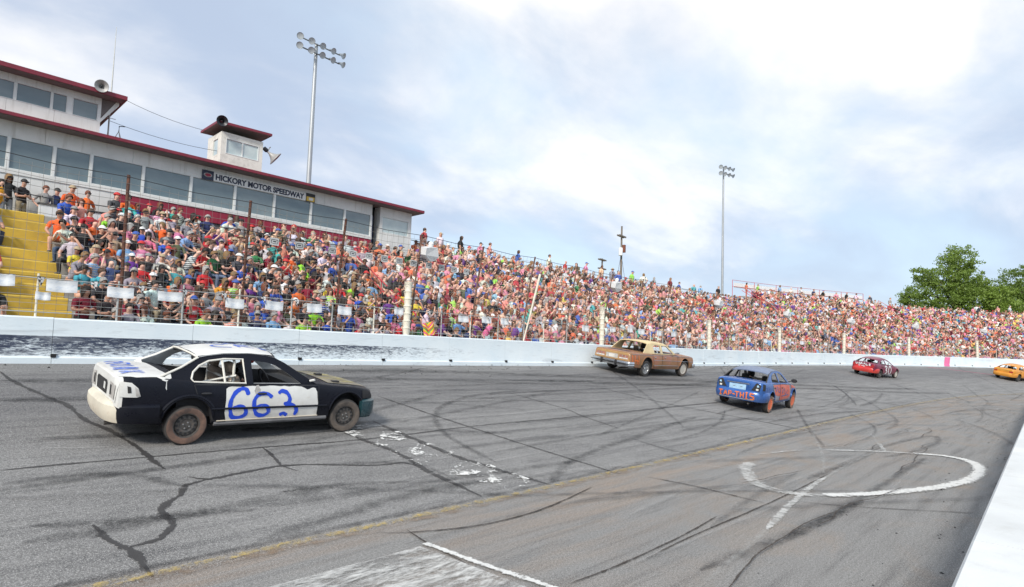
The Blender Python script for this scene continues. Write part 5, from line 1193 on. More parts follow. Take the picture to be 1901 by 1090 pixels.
def car(S):
    """one car from its spec: carved lower body, pillared greenhouse, bumpers, wheels, cabin"""
    root = empty(S.get('name', 'race_car'), label=S['label'], cat='car', group='beaten-up race cars on the track'); m = bank_pose(*S['pose']); root.matrix_basis = m
    hw, wr, ww, tr = S['hw'], S['wr'], S['ww'], S['track']; ax = S['wb'] / 2; cuts = G()
    for x in (-ax, ax):
        for s in (-1, 1):
            y0, y1 = sorted((s * (hw - .30), s * (hw + .25))); cuts.lathe([(0, y0), (S['arch'], y0), (S['arch'], y1), (0, y1)], 32, Matrix.Translation((x, 0, wr + S.get('archz', .02))), 'y')
    cab = S['cabin']; cuts.box((cab[0], -hw + .13, .34), (cab[1], hw - .13, 1.6)); V, F = loft(S['st'], S.get('sq', 0)); dn = random.Random(S['label']); wv = [(dn.uniform(1.5, 5.5), dn.uniform(2, 7), dn.uniform(0, 6.28)) for _ in range(6)]; V = [(x, (y + math.copysign(sum(.0026 * math.sin(a * x + c * z + p + (2 if y > 0 else 0)) for a, c, p in wv), y)) if abs(y) > .4 else y, z) for x, y, z in V]; me = carve(V, F, cuts, [S['paint'], 'cavity']); bd = obj('body', me, root)
    if 'tailmat' in S:
        me.materials.append(MATS[S['tailmat']])
        for p in me.polygons:
            if p.center.x < -2.165 and p.center.z > .56 and p.material_index == 0: p.material_index = 2
    B = S['belt']; tum = S['tum']; xm = S.get('xm', -.35); bz = lambda x: B[0] + (B[1] - B[0]) * (x + 1.6) / 2.6
    def side(s):
        def fn(x, z, t): wbt = S['wbelt'] * (1 - .030 * ((x - xm) / 1.2) ** 2); return (x, s * (wbt - tum * max(0, z - bz(x)) - t), z)
        return fn
    O = S['house']; sides = []
    for s in (-1, 1):
        poly = O if s > 0 else O[::-1]; sides.append(panel2d('pillars', O, S['windows'], side(s), S.get('housemat', S['paint']), bd, .07, .035, S.get('innermat', 'inner_metal')))
        if s > 0:
            me2 = sides[-1].data; me2.flip_normals()
    E = S['edge']; ex = [p[0] for p in E]; nx, ny = 22, 13; vs = []
    for t in (0, 1):
        for i in range(nx):
            for j in range(ny):
                x = ex[0] + (ex[-1] - ex[0]) * i / (nx - 1); v = 2 * j / (ny - 1) - 1; ze = float(pch(ex, [p[1] for p in E], [x])[0]); h = abs(side(1)(x, ze, 0)[1]) + .012; bow = (1 - v * v); f = 2 * i / (nx - 1) - 1
                vs.append((x + bow * .07 * max(0, f) ** 3 - bow * S.get('rbow', .04) * max(0, -f) ** 3, h * v, ze + S['crown'] * (1 - abs(v) ** 2.4) + .012 - t * .035 - (.03 * abs(v) ** 8)))
    q = nx * ny; fs = []
    for i in range(nx - 1):
        for j in range(ny - 1): a = i * ny + j; fs += [(a, a + ny, a + ny + 1, a + 1), (q + a, q + a + 1, q + a + ny + 1, q + a + ny)]
    for i in range(nx - 1): a = i * ny; fs += [(a, q + a, q + a + ny, a + ny), (a + ny - 1, a + 2 * ny - 1, q + a + 2 * ny - 1, q + a + ny - 1)]
    for j in range(ny - 1): a = j; fs += [(a, a + 1, q + a + 1, q + a)]; a = (nx - 1) * ny + j; fs += [(a, q + a, q + a + 1, a + 1)]
    rf = G().add(vs, fs).build('roof', S.get('roofmat', S['paint']), root, True, 50)
    P = Proj([bd] + sides + [rf]); S['P'] = P; S['bd'] = bd; S['root'] = root
    for x in (-ax, ax):      # wheel arch lips
        for s, sd in ((-1, 'R'), (1, 'L')):
            pts = [(x + S['arch'] * 1.02 * math.cos(R(a)), wr + S.get('archz', .02) + S['arch'] * 1.02 * math.sin(R(a))) for a in range(8, 173, 6)]; L_ = [P.pt(sd, a, b + .012, .006) for a, b in pts]; G().tube(L_, .016, 6).build('arch_lip', S.get('lipmat', S['paint']), bd, True)
    for d in S.get('doors', []):
        for sd in ('R', 'L'):
            dr = P.patch('door', sd, d, S.get('doormat', S['paint']), root, .004, .07); P.stroke('door_gap', sd, [d + [d[0]]], .012, 'trim_dark', dr, .0075, False)
            xs = [p[0] for p in d]; zs = [p[1] for p in d]; hx = min(xs) + .10; hz = max(zs) - S.get('hdrop', .13)
            hp = [P.pt(sd, hx + u, hz, .02) for u in (0, .04, .10, .14)]; G().tube(hp, [.012, .018, .018, .012], 6).build('handle', S.get('handlemat', 'trim_dark'), dr, True)
    for k, (xc, a, b, prof, mt, fr, n) in enumerate(S['bumpers']): bumper('bumper', xc, a, b, prof, mt, root, n, fr)
    cb = S['cabin']; z0 = .36
    for y in (-.36, .36):
        st_ = empty('front_seat', (S.get('seatx', -.25), y, z0)); st_.parent = root
        def pad(name, a, b, M, par):
            me_ = bmesh.new(); bmesh.ops.create_cube(me_, size=1.); bmesh.ops.subdivide_edges(me_, edges=me_.edges, cuts=3, use_grid_fill=True)
            for v in me_.verts:
                p = v.co * 2; n4 = (abs(p.x) ** 5 + abs(p.y) ** 5 + abs(p.z) ** 5) ** .2; p = p / max(n4, 1e-6); v.co = M @ Vector(((a[0] + b[0]) / 2 + p.x * (b[0] - a[0]) / 2, (a[1] + b[1]) / 2 + p.y * (b[1] - a[1]) / 2, (a[2] + b[2]) / 2 + p.z * (b[2] - a[2]) / 2))
            mm = bpy.data.meshes.new(name); me_.to_mesh(mm); me_.free(); mm.materials.append(MATS[S.get('seatmat', 'seat_cloth')]); mm.polygons.foreach_set('use_smooth', [True] * len(mm.polygons)); obj(name, mm, par)
        T = Matrix.Rotation(R(-14), 4, 'Y'); pad('seat_base', (-.05, -.25, 0), (.48, .25, .17), Matrix(), st_); pad('backrest', (-.10, -.24, .12), (.05, .24, .62), T, st_); pad('headrest', (-.08, -.13, .63), (.03, .13, .80), T, st_)
    G().box((cb[1] - .30, -hw + .14, .40), (cb[1] - .003, hw - .14, S['belt'][1] - .06)).build('dashboard', 'seat_dark', root)
    sw = Matrix.Translation((cb[1] - .42, .36, S['belt'][1] - .10)) @ Matrix.Rotation(R(65), 4, 'Y'); G().tube([sw @ Vector((.18 * math.cos(a), .18 * math.sin(a), 0)) for a in np.linspace(0, 2 * math.pi, 21)[:-1]], .014, 6, False, True).build('steering_wheel', 'trim_dark', root, True)
    if S.get('cage', True):
     for s in (-1, 1): G().tube([(-.62, s * .60, .4), (-.62, s * .56, S['edge'][1][1] - .12), (-.62, s * .40, S['edge'][1][1] - .04)], .022, 8).build('roll_bar', S.get('barmat', 'bar_steel'), root, True)
     G().tube([(-.62, -.58, .85), (-.62, .58, .85)], .022, 8).build('roll_bar', S.get('barmat', 'bar_steel'), root, True); G().tube([(-.62, -.40, S['edge'][1][1] - .04), (-.62, .40, S['edge'][1][1] - .04)], .022, 8).build('roll_bar', S.get('barmat', 'bar_steel'), root, True)
    # exhaust and sills
    G().tube([(-ax - .5, -.35, .26), (S['st'][0][0] - .02, -.36, .24)], .03, 8).build('exhaust', 'steel_rim', root, True)
    return root
def finish(S, roll):
    """let the body lean on its springs, then set the wheels on the ground"""
    root = S['root']; pv = Matrix.Translation((0, 0, .35)); M = pv @ Matrix.Rotation(roll, 4, 'X') @ pv.inverted()
    for c in list(root.children): c.matrix_basis = M @ c.matrix_basis
    ax = S['wb'] / 2
    for x, y, st, ty, rm, sty in ((-ax, -1, 0, *S['wheels'][0]), (ax, -1, S.get('steer', 0), *S['wheels'][1]), (-ax, 1, 0, *S['wheels'][0]), (ax, 1, S.get('steer', 0), *S['wheels'][1])): wheel(root, x, y * S['track'] / 2, S['wr'], S['ww'], ty, rm, sty, st)
    d = SHIRT['charcoal']; pm = bank_pose(*S["pose"]) @ M @ Matrix.Translation((S.get('seatx', -.25) + .06, .36, .02)); o = obj('person', BODY['forward'][0], None, label=S['driver'], cat='person', group='drivers'); o.matrix_basis = pm; o.scale = (.92, .95, .86); o.color = (*S.get('suit', d), 1)
    h = obj('helmet', HELM, o, BODY['forward'][1]); h.color = (*S.get('helm', (.03, .03, .035)), 1)
hm = G().lathe([(0, .16), (.07, .145), (.125, .09), (.145, .0), (.135, -.09), (.11, -.14), (.09, -.13)], 16); HELM = meshdata('helmet', hm.v, hm.f, 'hair_tint', None, True, 50)

# ---- black saloon with white doors, number 663
C1 = dict(name='race_car', label='black saloon with white doors numbered 663 and white trunk nearest the camera', pose=(4.45, 10.41, -.6), hw=.8475, wr=.292, ww=.19, track=1.50, wb=2.62, arch=.345, paint='civic_black', cabin=(-1.45, .70),
    st=[(-2.23, .40, .935, .92, .70), (-2.20, .36, .965, .945, .76), (-2.05, .30, .985, .955, .81), (-1.6, .25, .98, .945, .84), (-1.25, .23, .945, .90, .846), (-1.0, .22, .90, .875, .8475), (0, .20, .865, .845, .8475), (.7, .20, .855, .83, .842), (1.05, .21, .83, .795, .835), (1.5, .23, .785, .75, .825), (1.75, .26, .74, .705, .775), (1.88, .31, .70, .67, .69), (1.94, .40, .655, .63, .60)],
    belt=(.885, .835), wbelt=.795, tum=.56, crown=.035, house=[(.74, .80), (.42, 1.0), (.18, 1.155), (.02, 1.235), (-.15, 1.275), (-.4, 1.295), (-.8, 1.285), (-1.05, 1.255), (-1.18, 1.228), (-1.42, 1.085), (-1.70, .96), (-1.70, .88)],
    windows=[[(.42, .835), (.22, .985), (.02, 1.115), (-.14, 1.165), (-.385, 1.195), (-.385, .855)], [(-.50, .858), (-.52, 1.212), (-.80, 1.212), (-1.03, 1.18), (-1.17, 1.11), (-1.26, 1.02), (-1.29, .93), (-1.26, .885)]],
    edge=[(-1.18, 1.228), (-.8, 1.283), (-.4, 1.295), (-.15, 1.275), (.02, 1.235)], doors=[[(.72, .30), (.74, .80), (-.42, .825), (-.42, .30)], [(-.45, .30), (-.45, .825), (-1.26, .85), (-1.21, .70), (-1.02, .52), (-.95, .30)]],
    bumpers=[], wheels=[('tyre_clay', 'steel_rim', 'steel'), ('tyre_grey', 'steel_rim', 'steel')], steer=R(-6), seatx=-.42, driver='driver in dark suit and helmet inside the black 663 car', helm=(.25, .03, .03), roofmat='civic_black', innermat='inner_metal', barmat='bar_white', tailmat='civic_white')
car(C1); P = C1['P']; rt = C1['root']
rp = [(-.06, .30), (.0, .31), (.03, .38), (.045, .46), (.04, .545), (.0, .585), (-.08, .60)]
b1 = bumper('bumper', -1.70, .60, .835, rp, 'civic_cream', rt, 3.6, False, (-52, 90)); b2 = bumper('bumper', -1.70, .60, .835, [(o + .002, z) for o, z in rp], 'civic_black', rt, 3.6, False, (-90, -50))
fp = [(-.06, .19), (.0, .20), (.035, .28), (.04, .42), (.03, .50), (-.06, .54)]; bumper('bumper', 1.60, .40, .83, fp, 'civic_teal', rt, 3.2, True)
wp = [(-.76, .27), (-.80, .42), (-.795, .60), (-.80, .78), (-.77, .805), (-.72, .815), (-.64, .81), (-.55, .805), (-.47, .813), (-.40, .815), (-.30, .806), (-.20, .808), (-.12, .814), (-.05, .812), (.06, .80), (.12, .806), (.20, .795), (.30, .80), (.42, .79), (.48, .765), (.52, .74), (.56, .745), (.60, .765), (.64, .77), (.68, .755), (.685, .73), (.705, .70), (.715, .60), (.735, .50), (.73, .40), (.74, .26), (.3, .25), (-.2, .26)]
pd = P.patch('white_paint', 'R', wp, 'civic_white', rt, .009, .05); P.patch('white_paint', 'L', wp, 'civic_white', rt, .009, .05)
six1 = [(-.46, .68), (-.50, .765), (-.58, .775), (-.67, .71), (-.725, .58), (-.715, .43), (-.68, .345), (-.58, .33), (-.49, .37), (-.485, .45), (-.56, .505), (-.69, .48)]
six2 = [(-.08, .63), (-.16, .69), (-.29, .685), (-.36, .60), (-.355, .48), (-.31, .375), (-.20, .345), (-.12, .40), (-.155, .49), (-.25, .505), (-.335, .46)]
for sd in ('R', 'L'): P.stroke('painted_number', sd, [six1, six2, [(.02, .69), (.07, .73), (.16, .70), (.215, .61), (.20, .54), (.12, .52)], [(.14, .515), (.27, .50), (.35, .42), (.33, .32)], [(.07, .335), (.13, .365), (.20, .325)]], .060, 'spray_blue', rt, .0125)
for sd in ('R', 'L'):
    ml = [P.pt(sd, x, .485 - .012 * (x + 1), .018) for x in np.linspace(-1.0, .90, 24)]; G().tube(ml, .017, 6).build('side_moulding', 'civic_black', rt, True)
    sl = [P.pt(sd, x, .25, .012) for x in np.linspace(-.93, .92, 20)]; G().tube(sl, .035, 6).build('sill', 'trim_grey', rt, True); G().tube([P.pt(sd, x, .292, .012) for x in np.linspace(-.9, .75, 20)], .010, 5).build('sill_line', 'civic_cream', rt, True)
    fl = [P.pt(sd, -1.31 + .39 * math.cos(R(a)), .31 + .385 * math.sin(R(a)), .004) for a in range(25, 156, 6)]; G().tube(fl, .024, 6).build('arch_flare', 'civic_black', rt, True)
P.patch('white_trunk_lid', 'top', [(-2.20, -.66), (-2.20, .66), (-1.62, .74), (-1.60, .3), (-1.60, -.3), (-1.56, -.75), (-1.63, -.83), (-1.75, -.74), (-2.0, -.74)], 'civic_white', rt, .007, .06)
tail = P.patch('white_rear_panel', 'rear', [(-.72, .60), (.72, .60), (.72, .86), (.66, .93), (-.66, .93), (-.74, .86)], 'civic_white', rt, .007, .06)
P.patch('plate_recess', 'rear', [(.34, .64), (.36, .80), (.30, .84), (-.24, .84), (-.28, .80), (-.26, .64)], 'cavity', tail, .012, .05); P.patch('plate_bracket', 'rear', [(-.20, .70), (-.10, .70), (-.10, .80), (-.20, .80)], 'civic_white', tail, .018, .05)
for s in (-1, 1):
    P.patch('lamp_cavity', 'rear', [(s * .44, .64), (s * .70, .64), (s * .70, .84), (s * .44, .86)][::s], 'lamp_grey', tail, .013, .05); P.patch('lamp_socket', 'rear', [(s * .47, .68), (s * .54, .68), (s * .54, .82), (s * .47, .82)][::s], 'cavity', tail, .018, .04)
for sd in ('R', 'L'):
    lm = P.patch('lamp_cavity', sd, [(-2.19, .90), (-2.06, .885), (-1.98, .81), (-1.945, .70), (-1.99, .685), (-2.19, .69)], 'civic_white', rt, .010, .05); P.patch('lamp_socket', sd, [(-2.11, .84), (-2.07, .83), (-2.06, .75), (-2.10, .745)], 'cavity', lm, .016, .04); P.patch('lamp_edge', sd, [(-2.02, .83), (-1.985, .80), (-1.95, .705), (-2.0, .70)], 'lamp_grey', lm, .016, .04)
    P.patch('headlamp', sd, [(1.62, .55), (1.62, .69), (1.72, .685), (1.84, .64), (1.90, .57), (1.88, .53)], 'cavity', rt, .012, .05)
tb = [[(-2.15, .52), (-1.95, .60), (-1.93, .45), (-2.05, .40)], [(-2.16, .34), (-1.86, .38)], [(-1.86, .38), (-1.90, .22), (-2.02, .25)], [(-2.02, .25), (-2.14, .16)], [(-2.16, .05), (-1.85, .08)], [(-2.16, -.10), (-1.86, -.14), (-2.16, -.22), (-1.86, -.28)], [(-2.15, -.40), (-1.85, -.52)], [(-2.15, -.54), (-1.85, -.38)]]
P.stroke('painted_letters', 'top', tb, .05, 'spray_blue_light', rt, .0125)
P.patch('white_roof_paint', 'top', [(-1.17, -.53), (-1.21, 0), (-1.17, .53), (-.7, .55), (-.2, .55), (.0, .50), (.06, 0), (.0, -.50), (-.3, -.54), (-.8, -.54)], 'civic_white', C1['root'], .007, .06)
P.stroke('painted_letters', 'top', [[(-.55, .15), (-.78, .05), (-.78, -.12), (-.55, -.2)], [(-.42, -.18), (-.40, .1), (-.20, .05), (-.40, -.02), (-.18, -.18)], [(-.05, -.22), (-.03, .05)], [(.02, .05), (-.02, -.2), (.05, -.1), (.08, -.22)], [(-.80, .3), (-.45, .38), (-.5, .25), (-.2, .34), (.0, .26)]], .045, 'spray_blue_light', rt, .0125)
P.patch('dusty_hood', 'top', [(.98, -.66), (.98, .66), (1.5, .64), (1.85, .56), (1.88, 0), (1.85, -.56), (1.5, -.64)], 'civic_hood', rt, .007, .06)
P.stroke('painted_scribble', 'top', [[(.95, .5), (1.5, .3), (1.0, .1), (1.6, 0), (1.05, -.25), (1.65, -.35), (1.2, -.55)], [(1.1, .6), (1.7, .5), (1.3, .2), (1.8, .1), (1.45, -.15), (1.8, -.3)]], .05, 'spray_yellow_thin', rt, .0125)
P.patch('primer_smudge', 'R', [(-.37, .74), (-.34, .82), (-.30, .83), (-.27, .76), (-.28, .68), (-.34, .67)], 'lamp_grey', rt, .0115, .04)
for s in (-1, 1): G().tube([(-.80, s * .75, .865), (-.83, s * .59, 1.215)], .018, 6).build('window_bar', 'bar_white', rt, True)
G().tube([(-.60, -.62, .95), (-1.35, -.5, .78)], .02, 6).build('roll_bar', 'bar_white', rt, True)
for sd, s in (('R', -1), ('L', 1)):
    w = C1['windows'][1]; f = [(x, s * (.799 * (1 - .030 * ((x + .35) / 1.2) ** 2) - .56 * max(0, z - .865)), z) for x, z in w]; G().tube(f, .016, 6, False, True).build('window_trim', 'bar_white', rt, True)
for s in (-1, 1): G().tube([(x, s * (.80 * (1 - .030 * ((x + .35) / 1.2) ** 2) - .56 * max(0, z - .882)), z + .004) for x, z in ((-1.18, 1.228), (-1.42, 1.085), (-1.69, .962))], .017, 6).build('backlight_trim', 'bar_white', rt, True)
G().tube([(-1.19, -.58, 1.238), (-1.215, -.3, 1.262), (-1.225, 0, 1.268), (-1.215, .3, 1.262), (-1.19, .58, 1.238)], .016, 6).build('backlight_trim', 'bar_white', rt, True)
G().tube([(.58, -.78, .88), (.62, -.86, .91)], .02, 6).build('mirror_stub', 'civic_white', rt, True)
for y, z in ((-.55, .79), (.1, .815)): G().box((1.12, y - .05, z), (1.24, y + .05, z + .045)).build('hood_latch', 'trim_dark', rt)
finish(C1, -.06)

# ---- tan full-size saloon with cream vinyl roof
C2 = dict(label='tan full-size saloon with cream vinyl roof and chrome bumpers beside the wall', pose=(23.46, 13.95, -2.7), hw=.945, wr=.335, ww=.23, track=1.60, wb=3.0, arch=.41, archz=.03, paint='chr_brown', sq=.8, cabin=(-1.5, .85),
    st=[(-2.72, .42, .86, .855, .88), (-2.69, .36, .93, .92, .91), (-2.3, .30, .96, .935, .935), (-1.6, .27, .965, .935, .945), (0, .26, .95, .93, .945), (.85, .26, .95, .925, .94), (1.4, .28, .94, .905, .935), (2.1, .31, .90, .86, .92), (2.28, .34, .87, .83, .90), (2.33, .42, .80, .77, .87)],
    belt=(.945, .935), wbelt=.885, tum=.42, crown=.045, rbow=.02, house=[(.80, .90), (.10, 1.325), (-.4, 1.36), (-1.0, 1.355), (-1.30, 1.33), (-1.72, .96), (-1.72, .91)],
    windows=[[(.50, .955), (.06, 1.265), (-.32, 1.28), (-.32, .96)], [(-.46, .96), (-.46, 1.28), (-.84, 1.28), (-.96, 1.24), (-.96, .965)]], edge=[(-1.30, 1.33), (-1.0, 1.355), (-.4, 1.36), (.10, 1.325)],
    doors=[[(.85, .36), (.85, .90), (-.36, .91), (-.36, .36)], [(-.39, .36), (-.39, .91), (-1.14, .91), (-1.10, .72), (-1.02, .6), (-1.0, .36)]], housemat='chr_vinyl', roofmat='chr_vinyl', innermat='chr_vinyl', handlemat='chrome',
    bumpers=[(-2.50, .30, .95, [(-.05, .34), (.03, .35), (.05, .42), (.03, .455), (.05, .49), (.03, .56), (-.05, .57)], 'chrome', False, 9), (2.10, .33, .93, [(-.05, .34), (.03, .35), (.05, .44), (.05, .50), (.03, .55), (-.05, .56)], 'chrome', True, 9)], wheels=[('tyre_black', 'bright_rim', 'mag'), ('tyre_grey', 'wheel_cover', 'disc')], cage=False, seatx=-.35, driver='driver in dark clothing inside the tan saloon', steer=R(-3))
car(C2); P = C2['P']; rt = C2['root']
tl = P.patch('rear_panel', 'rear', [(-.86, .58), (.86, .58), (.88, .90), (-.88, .90)], 'chr_panel', rt, .006, .08)
for s in (-1, 1):
    q = P.patch('tail_lamp', 'rear', [(s * .36, .63), (s * .82, .63), (s * .82, .80), (s * .36, .80)][::s], 'lamp_dull', tl, .012, .08); P.patch('lamp_lens', 'rear', [(s * .38, .64), (s * .80, .64), (s * .80, .69), (s * .38, .69)][::s], 'lamp_white', q, .018, .08)
    for k in (.52, .68): P.patch('lamp_bar', 'rear', [(s * k, .63), (s * (k + .015), .63), (s * (k + .015), .80), (s * k, .80)][::s], 'chrome', q, .022, .08)
P.patch('plate_panel', 'rear', [(-.30, .62), (.30, .62), (.30, .80), (-.30, .80)], 'lamp_grey', tl, .012, .08); P.patch('license_plate', 'rear', [(-.15, .64), (.15, .64), (.15, .77), (-.15, .77)], 'lamp_white', tl, .020, .08)
G().box((-2.875, -.97, .44), (-2.862, .97, .468)).build('bumper_strip', 'trim_dark', rt)
for y in (-.30, .42): G().box((-2.885, y - .03, .33), (-2.853, y + .03, .57)).build('bumper_guard', 'trim_dark', rt)
P.stroke('painted_number', 'R', [[(-2.58, .85), (-2.55, .42)], [(-2.42, .84), (-2.40, .50)], [(-2.16, .86), (-2.12, .44)], [(-2.42, .63), (-2.14, .60)], [(-2.27, .68), (-2.24, .48)]], .045, 'spray_orange', rt, .011, False)
P.patch('deck_stripe', 'top', [(-2.45, -.55), (-2.15, -.55), (-2.20, .45), (-2.45, .45)], 'sign_navy', rt, .007, .08)
for sd in ('R', 'L'):
    for z, x0, x1 in ((.66, -1.05, 2.2), (.45, -1.0, .95), (.865, -2.6, 2.2)): G().tube([P.pt(sd, x, z - .01 * max(0, x), .006) for x in np.linspace(x0, x1, 24) if not (z < .7 and abs(abs(x) - 1.5) < .42)], .008, 5).build('side_strip', 'chrome', rt, True)
for s in (-1, 1):
    for w in C2['windows']: G().tube([(x, s * (.885 * (1 - .030 * ((x + .35) / 1.2) ** 2) - .42 * max(0, z - .94) + .003), z) for x, z in w], .011, 5, False, True).build('window_trim', 'chrome', rt, True)
G().tube([(.62, -.90, .99), (.66, -1.0, 1.02), (.74, -1.02, 1.02)], [.02, .045, .04], 8).build('mirror', 'chrome', rt, True)
G().tube([(-.62, -.8, .95), (-.62, -.65, 1.3)], .02, 6).build('window_divider', 'chrome', rt, True)
finish(C2, -.05)

# ---- blue saloon lettered TAP THIS
C3 = dict(label='blue saloon lettered TAP THIS on its bumper with orange wheels', pose=(22.38, 8.64, 3.), hw=.86, wr=.305, ww=.20, track=1.50, wb=2.62, arch=.355, archz=.025, paint='blue_paint', cabin=(-1.5, .85),
    st=[(-2.14, .42, .96, .94, .72), (-2.10, .38, 1.01, .985, .775), (-1.95, .33, 1.035, 1.00, .825), (-1.6, .28, 1.04, .995, .85), (-1.0, .25, 1.02, .97, .86), (0, .24, .98, .945, .86), (.85, .24, .95, .92, .855), (1.2, .26, .90, .86, .845), (1.6, .28, .83, .78, .82), (1.9, .32, .74, .70, .76), (2.0, .40, .66, .62, .68)],
    belt=(.985, .93), wbelt=.80, tum=.46, crown=.05, house=[(.85, .90), (.12, 1.315), (-.35, 1.37), (-.85, 1.345), (-1.18, 1.26), (-1.45, 1.12), (-1.72, .99), (-1.72, .95)],
    windows=[[(.55, .945), (.12, 1.22), (-.15, 1.285), (-.40, 1.30), (-.38, .965)], [(-.49, .97), (-.51, 1.30), (-.80, 1.28), (-1.04, 1.20), (-1.18, 1.09), (-1.16, 1.0)]], edge=[(-1.18, 1.26), (-.85, 1.343), (-.35, 1.37), (.12, 1.315)],
    doors=[[(.82, .34), (.84, .88), (-.42, .92), (-.42, .34)], [(-.45, .34), (-.45, .92), (-1.22, .94), (-1.20, .76), (-1.03, .56), (-.97, .34)]], doormat='blue_grey', roofmat='blue_roof', innermat='seat_dark', seatmat='seat_dark',
    bumpers=[(-1.62, .58, .85, [(-.06, .34), (.0, .33), (.035, .40), (.05, .50), (.045, .62), (.0, .67), (-.08, .68)], 'blue_paint', False, 3.4), (1.45, .58, .80, [(-.06, .26), (.0, .27), (.03, .34), (.035, .46), (.02, .56), (-.06, .60)], 'trim_dark', True, 3.4)], wheels=[('tyre_orange', 'orange_rim', 'disc'), ('tyre_orange', 'orange_rim', 'disc')], seatx=-.35, driver='driver in black suit and helmet inside the blue car', suit=(.02, .02, .02))
car(C3); P = C3['P']; rt = C3['root']
for sd, s in (('R', -1), ('L', 1)):
    P.patch('red_paint', sd, [(-1.16, .91), (-.455, .905), (-.455, .52), (-.62, .50), (-1.0, .58)], 'red_door', rt, .009, .06); P.patch('red_paint', sd, [(-.41, .905), (-.2, .905), (.10, .89), (.72, .85), (.72, .45), (.55, .38), (-.41, .35)], 'red_door', rt, .009, .06)
    P.patch('grey_fender', sd, [(.86, .86), (.86, .70), (1.05, .74), (1.3, .74), (1.5, .70), (1.6, .76), (1.2, .83)], 'red_door', rt, .007, .06); P.stroke('painted_scribble', sd, [[(-1.0, .84), (-.9, .68), (-.8, .85), (-.72, .68)], [(-.62, .82), (-.66, .68), (-.5, .66), (-.52, .80)], [(-.3, .78), (-.2, .60), (.0, .76), (.15, .55), (.4, .70)], [(-.3, .50), (.5, .52)]], .03, 'blue_paint', rt, .0125)
    P.patch('tail_lamp_cavity', 'rear', [(-s * .42, .70), (-s * .70, .70), (-s * .735, .90), (-s * .60, .97), (-s * .56, .95)][::s], 'cavity', rt, .008, .05)
    ql = P.patch('tail_lamp_cavity', sd, [(-2.10, .73), (-1.97, .73), (-1.90, .93), (-2.06, .955)], 'cavity', rt, .008, .05); P.patch('lamp_bulb', 'rear', [(-s * .58, .72), (-s * .66, .72), (-s * .66, .78), (-s * .58, .78)][::s], 'lamp_white', ql, .02, .05); P.patch('lamp_bulb', 'rear', [(-s * .60, .83), (-s * .68, .84), (-s * .66, .90), (-s * .61, .90)][::s], 'plate_blue', ql, .02, .05)
P.patch('plate_panel', 'rear', [(-.24, .68), (.33, .68), (.33, .85), (-.24, .86)], 'plate_blue', rt, .010, .06); P.stroke('plate_bolts', 'rear', [[(.20, .765), (.12, .765)], [(-.05, .77), (-.13, .77)]], .02, 'bar_steel', rt, .016, False)
P.stroke('lid_handle', 'rear', [[(.42, .89), (-.36, .90)]], .03, 'chrome', rt, .02, False)
bb = [o for o in rt.children if o.name.startswith('bumper')]; PB = Proj(bb)
T = [[(.66, .57), (.50, .575)], [(.585, .57), (.58, .42)], [(.63, .42), (.53, .415)], [(.46, .41), (.40, .575), (.34, .42)], [(.43, .47), (.36, .475)], [(.29, .42), (.285, .58), (.20, .57), (.20, .50), (.28, .49)], [(.16, .50), (.06, .49)], [(.08, .585), (-.08, .59)], [(.0, .585), (.0, .41)], [(-.12, .60), (-.12, .41)], [(-.22, .60), (-.22, .41)], [(-.12, .50), (-.22, .505)], [(-.28, .605), (-.36, .605)], [(-.32, .60), (-.32, .41)], [(-.28, .41), (-.37, .41)], [(-.56, .59), (-.44, .60), (-.43, .52), (-.55, .49), (-.55, .42), (-.43, .405)]]
PB.stroke('painted_letters', 'rear', T, .038, 'spray_orange', rt, .008, False); PB.stroke('bumper_scrape', 'rear', [[(.66, .375), (-.55, .375)]], .018, 'lamp_white', rt, .008, False)
G().tube([(.55, -.82, .99), (.60, -.93, 1.02)], .02, 6).build('mirror_arm', 'trim_dark', rt, True)
mm = Matrix.Translation((.62, -1.0, 1.04)); G().lathe([(0, -.05), (.08, -.045), (.10, .0), (.085, .06), (0, .09)], 14, mm @ Matrix.Diagonal((1, 1.1, .75, 1)), 'x').build('mirror', 'trim_dark', rt, True)
finish(C3, -.07)

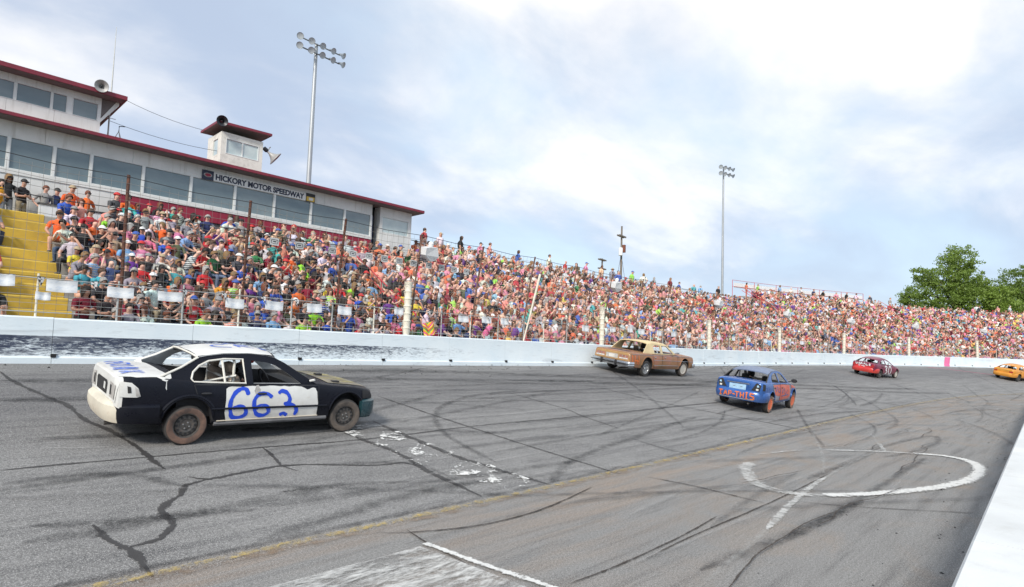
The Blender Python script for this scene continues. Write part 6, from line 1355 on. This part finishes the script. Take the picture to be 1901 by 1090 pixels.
# ---- wine red saloon number 30
C4 = dict(label='wine red saloon numbered 30 in white out on the far bend', pose=(50.95, 10.93, -11.), hw=.86, wr=.295, ww=.19, track=1.50, wb=2.62, arch=.35, archz=.02, paint='wine_paint', cabin=(-1.5, .85),
    st=[(-2.15, .42, .93, .915, .72), (-2.10, .38, .99, .965, .775), (-1.95, .33, 1.01, .98, .825), (-1.6, .28, 1.01, .965, .85), (-1.0, .25, .98, .94, .86), (0, .23, .94, .91, .86), (.85, .23, .90, .87, .855), (1.2, .25, .85, .81, .845), (1.6, .27, .77, .73, .82), (1.9, .31, .68, .64, .76), (2.0, .38, .60, .57, .68)],
    belt=(.955, .88), wbelt=.80, tum=.60, crown=.07, house=[(.90, .845), (.15, 1.25), (-.35, 1.33), (-.9, 1.30), (-1.30, 1.19), (-1.60, 1.06), (-1.80, .965), (-1.80, .93)],
    windows=[[(.62, .90), (.15, 1.16), (-.15, 1.235), (-.45, 1.25), (-.42, .93)], [(-.53, .94), (-.55, 1.25), (-.85, 1.23), (-1.12, 1.15), (-1.30, 1.04), (-1.26, .965)]], edge=[(-1.30, 1.19), (-.9, 1.298), (-.35, 1.33), (.15, 1.25)],
    doors=[[(.82, .32), (.84, .84), (-.46, .88), (-.46, .32)], [(-.49, .32), (-.49, .88), (-1.24, .91), (-1.21, .74), (-1.03, .54), (-.97, .32)]], innermat='seat_dark', seatmat='seat_dark',
    bumpers=[(-1.62, .58, .85, [(-.06, .33), (.0, .32), (.035, .40), (.05, .50), (.04, .60), (.0, .65), (-.08, .66)], 'red_bumper', False, 3.4), (1.45, .57, .80, [(-.06, .25), (.0, .26), (.03, .33), (.035, .44), (.02, .52), (-.06, .55)], 'trim_dark', True, 3.4)], wheels=[('tyre_black', 'steel_rim', 'steel'), ('tyre_grey', 'wheel_cover', 'disc')], seatx=-.35, driver='driver in dark suit inside the wine red car', lipmat='wine_paint')
car(C4); P = C4['P']; rt = C4['root']
for sd in ('R', 'L'): P.stroke('painted_number', sd, [[(-.76, .80), (-.55, .85), (-.42, .76), (-.60, .60), (-.42, .52), (-.42, .36), (-.70, .30)], [(-.05, .84), (-.16, .60), (-.05, .30), (.18, .32), (.28, .58), (.16, .82), (-.05, .84)]], .10, 'spray_white', rt, .0125)
P.stroke('painted_letters', 'rear', [[(.55, .92), (.48, .80), (.40, .92)], [(.36, .82), (.28, .92), (.22, .82), (.30, .84)], [(.16, .80), (.16, .92), (.06, .84)], [(0, .82), (-.06, .92), (-.14, .82)], [(-.2, .92), (-.2, .80), (-.3, .82)], [(-.36, .92), (-.46, .90), (-.36, .84), (-.48, .80)], [(.35, .72), (.2, .73)], [(.12, .70), (.05, .75), (-.05, .70), (-.12, .74)]], .05, 'spray_white', rt, .012)
P.patch('red_paint', 'rear', [(-.66, .66), (.66, .66), (.62, .78), (-.62, .78)], 'red_bumper', rt, .008, .08)
for s in (-1, 1): P.patch('tail_lamp', 'rear', [(s * .50, .68), (s * .72, .68), (s * .72, .88), (s * .58, .90)][::s], 'lamp_red', rt, .014, .08)
finish(C4, -.05)

# ---- orange saloon at the right edge
C5 = dict(C4); C5.update(label='orange saloon cut off by the right edge of the picture', pose=(70.36, 4.07, -22.), paint='orange_paint', lipmat='orange_paint', innermat='orange_paint', driver='driver inside the orange car at the right edge', wheels=[('tyre_black', 'steel_rim', 'steel'), ('tyre_grey', 'steel_rim', 'steel')])
C5['bumpers'] = [(*b[:4], 'orange_paint', *b[5:]) for b in C4['bumpers']]
car(C5); P = C5['P']; rt = C5['root']
for s in (-1, 1): P.patch('tail_lamp', 'rear', [(s * .46, .70), (s * .74, .70), (s * .74, .82), (s * .46, .82)][::s], 'lamp_red', rt, .012, .08)
P.stroke('painted_stripe', 'rear', [[(.5, .90), (-.5, .90)]], .03, 'spray_yellow', rt, .010, False)
for sd in ('R', 'L'): P.stroke('painted_number', sd, [[(-.55, .80), (-.2, .78), (-.5, .35)], [(.1, .80), (.1, .35)]], .09, 'spray_white', rt, .0125)
finish(C5, -.05)
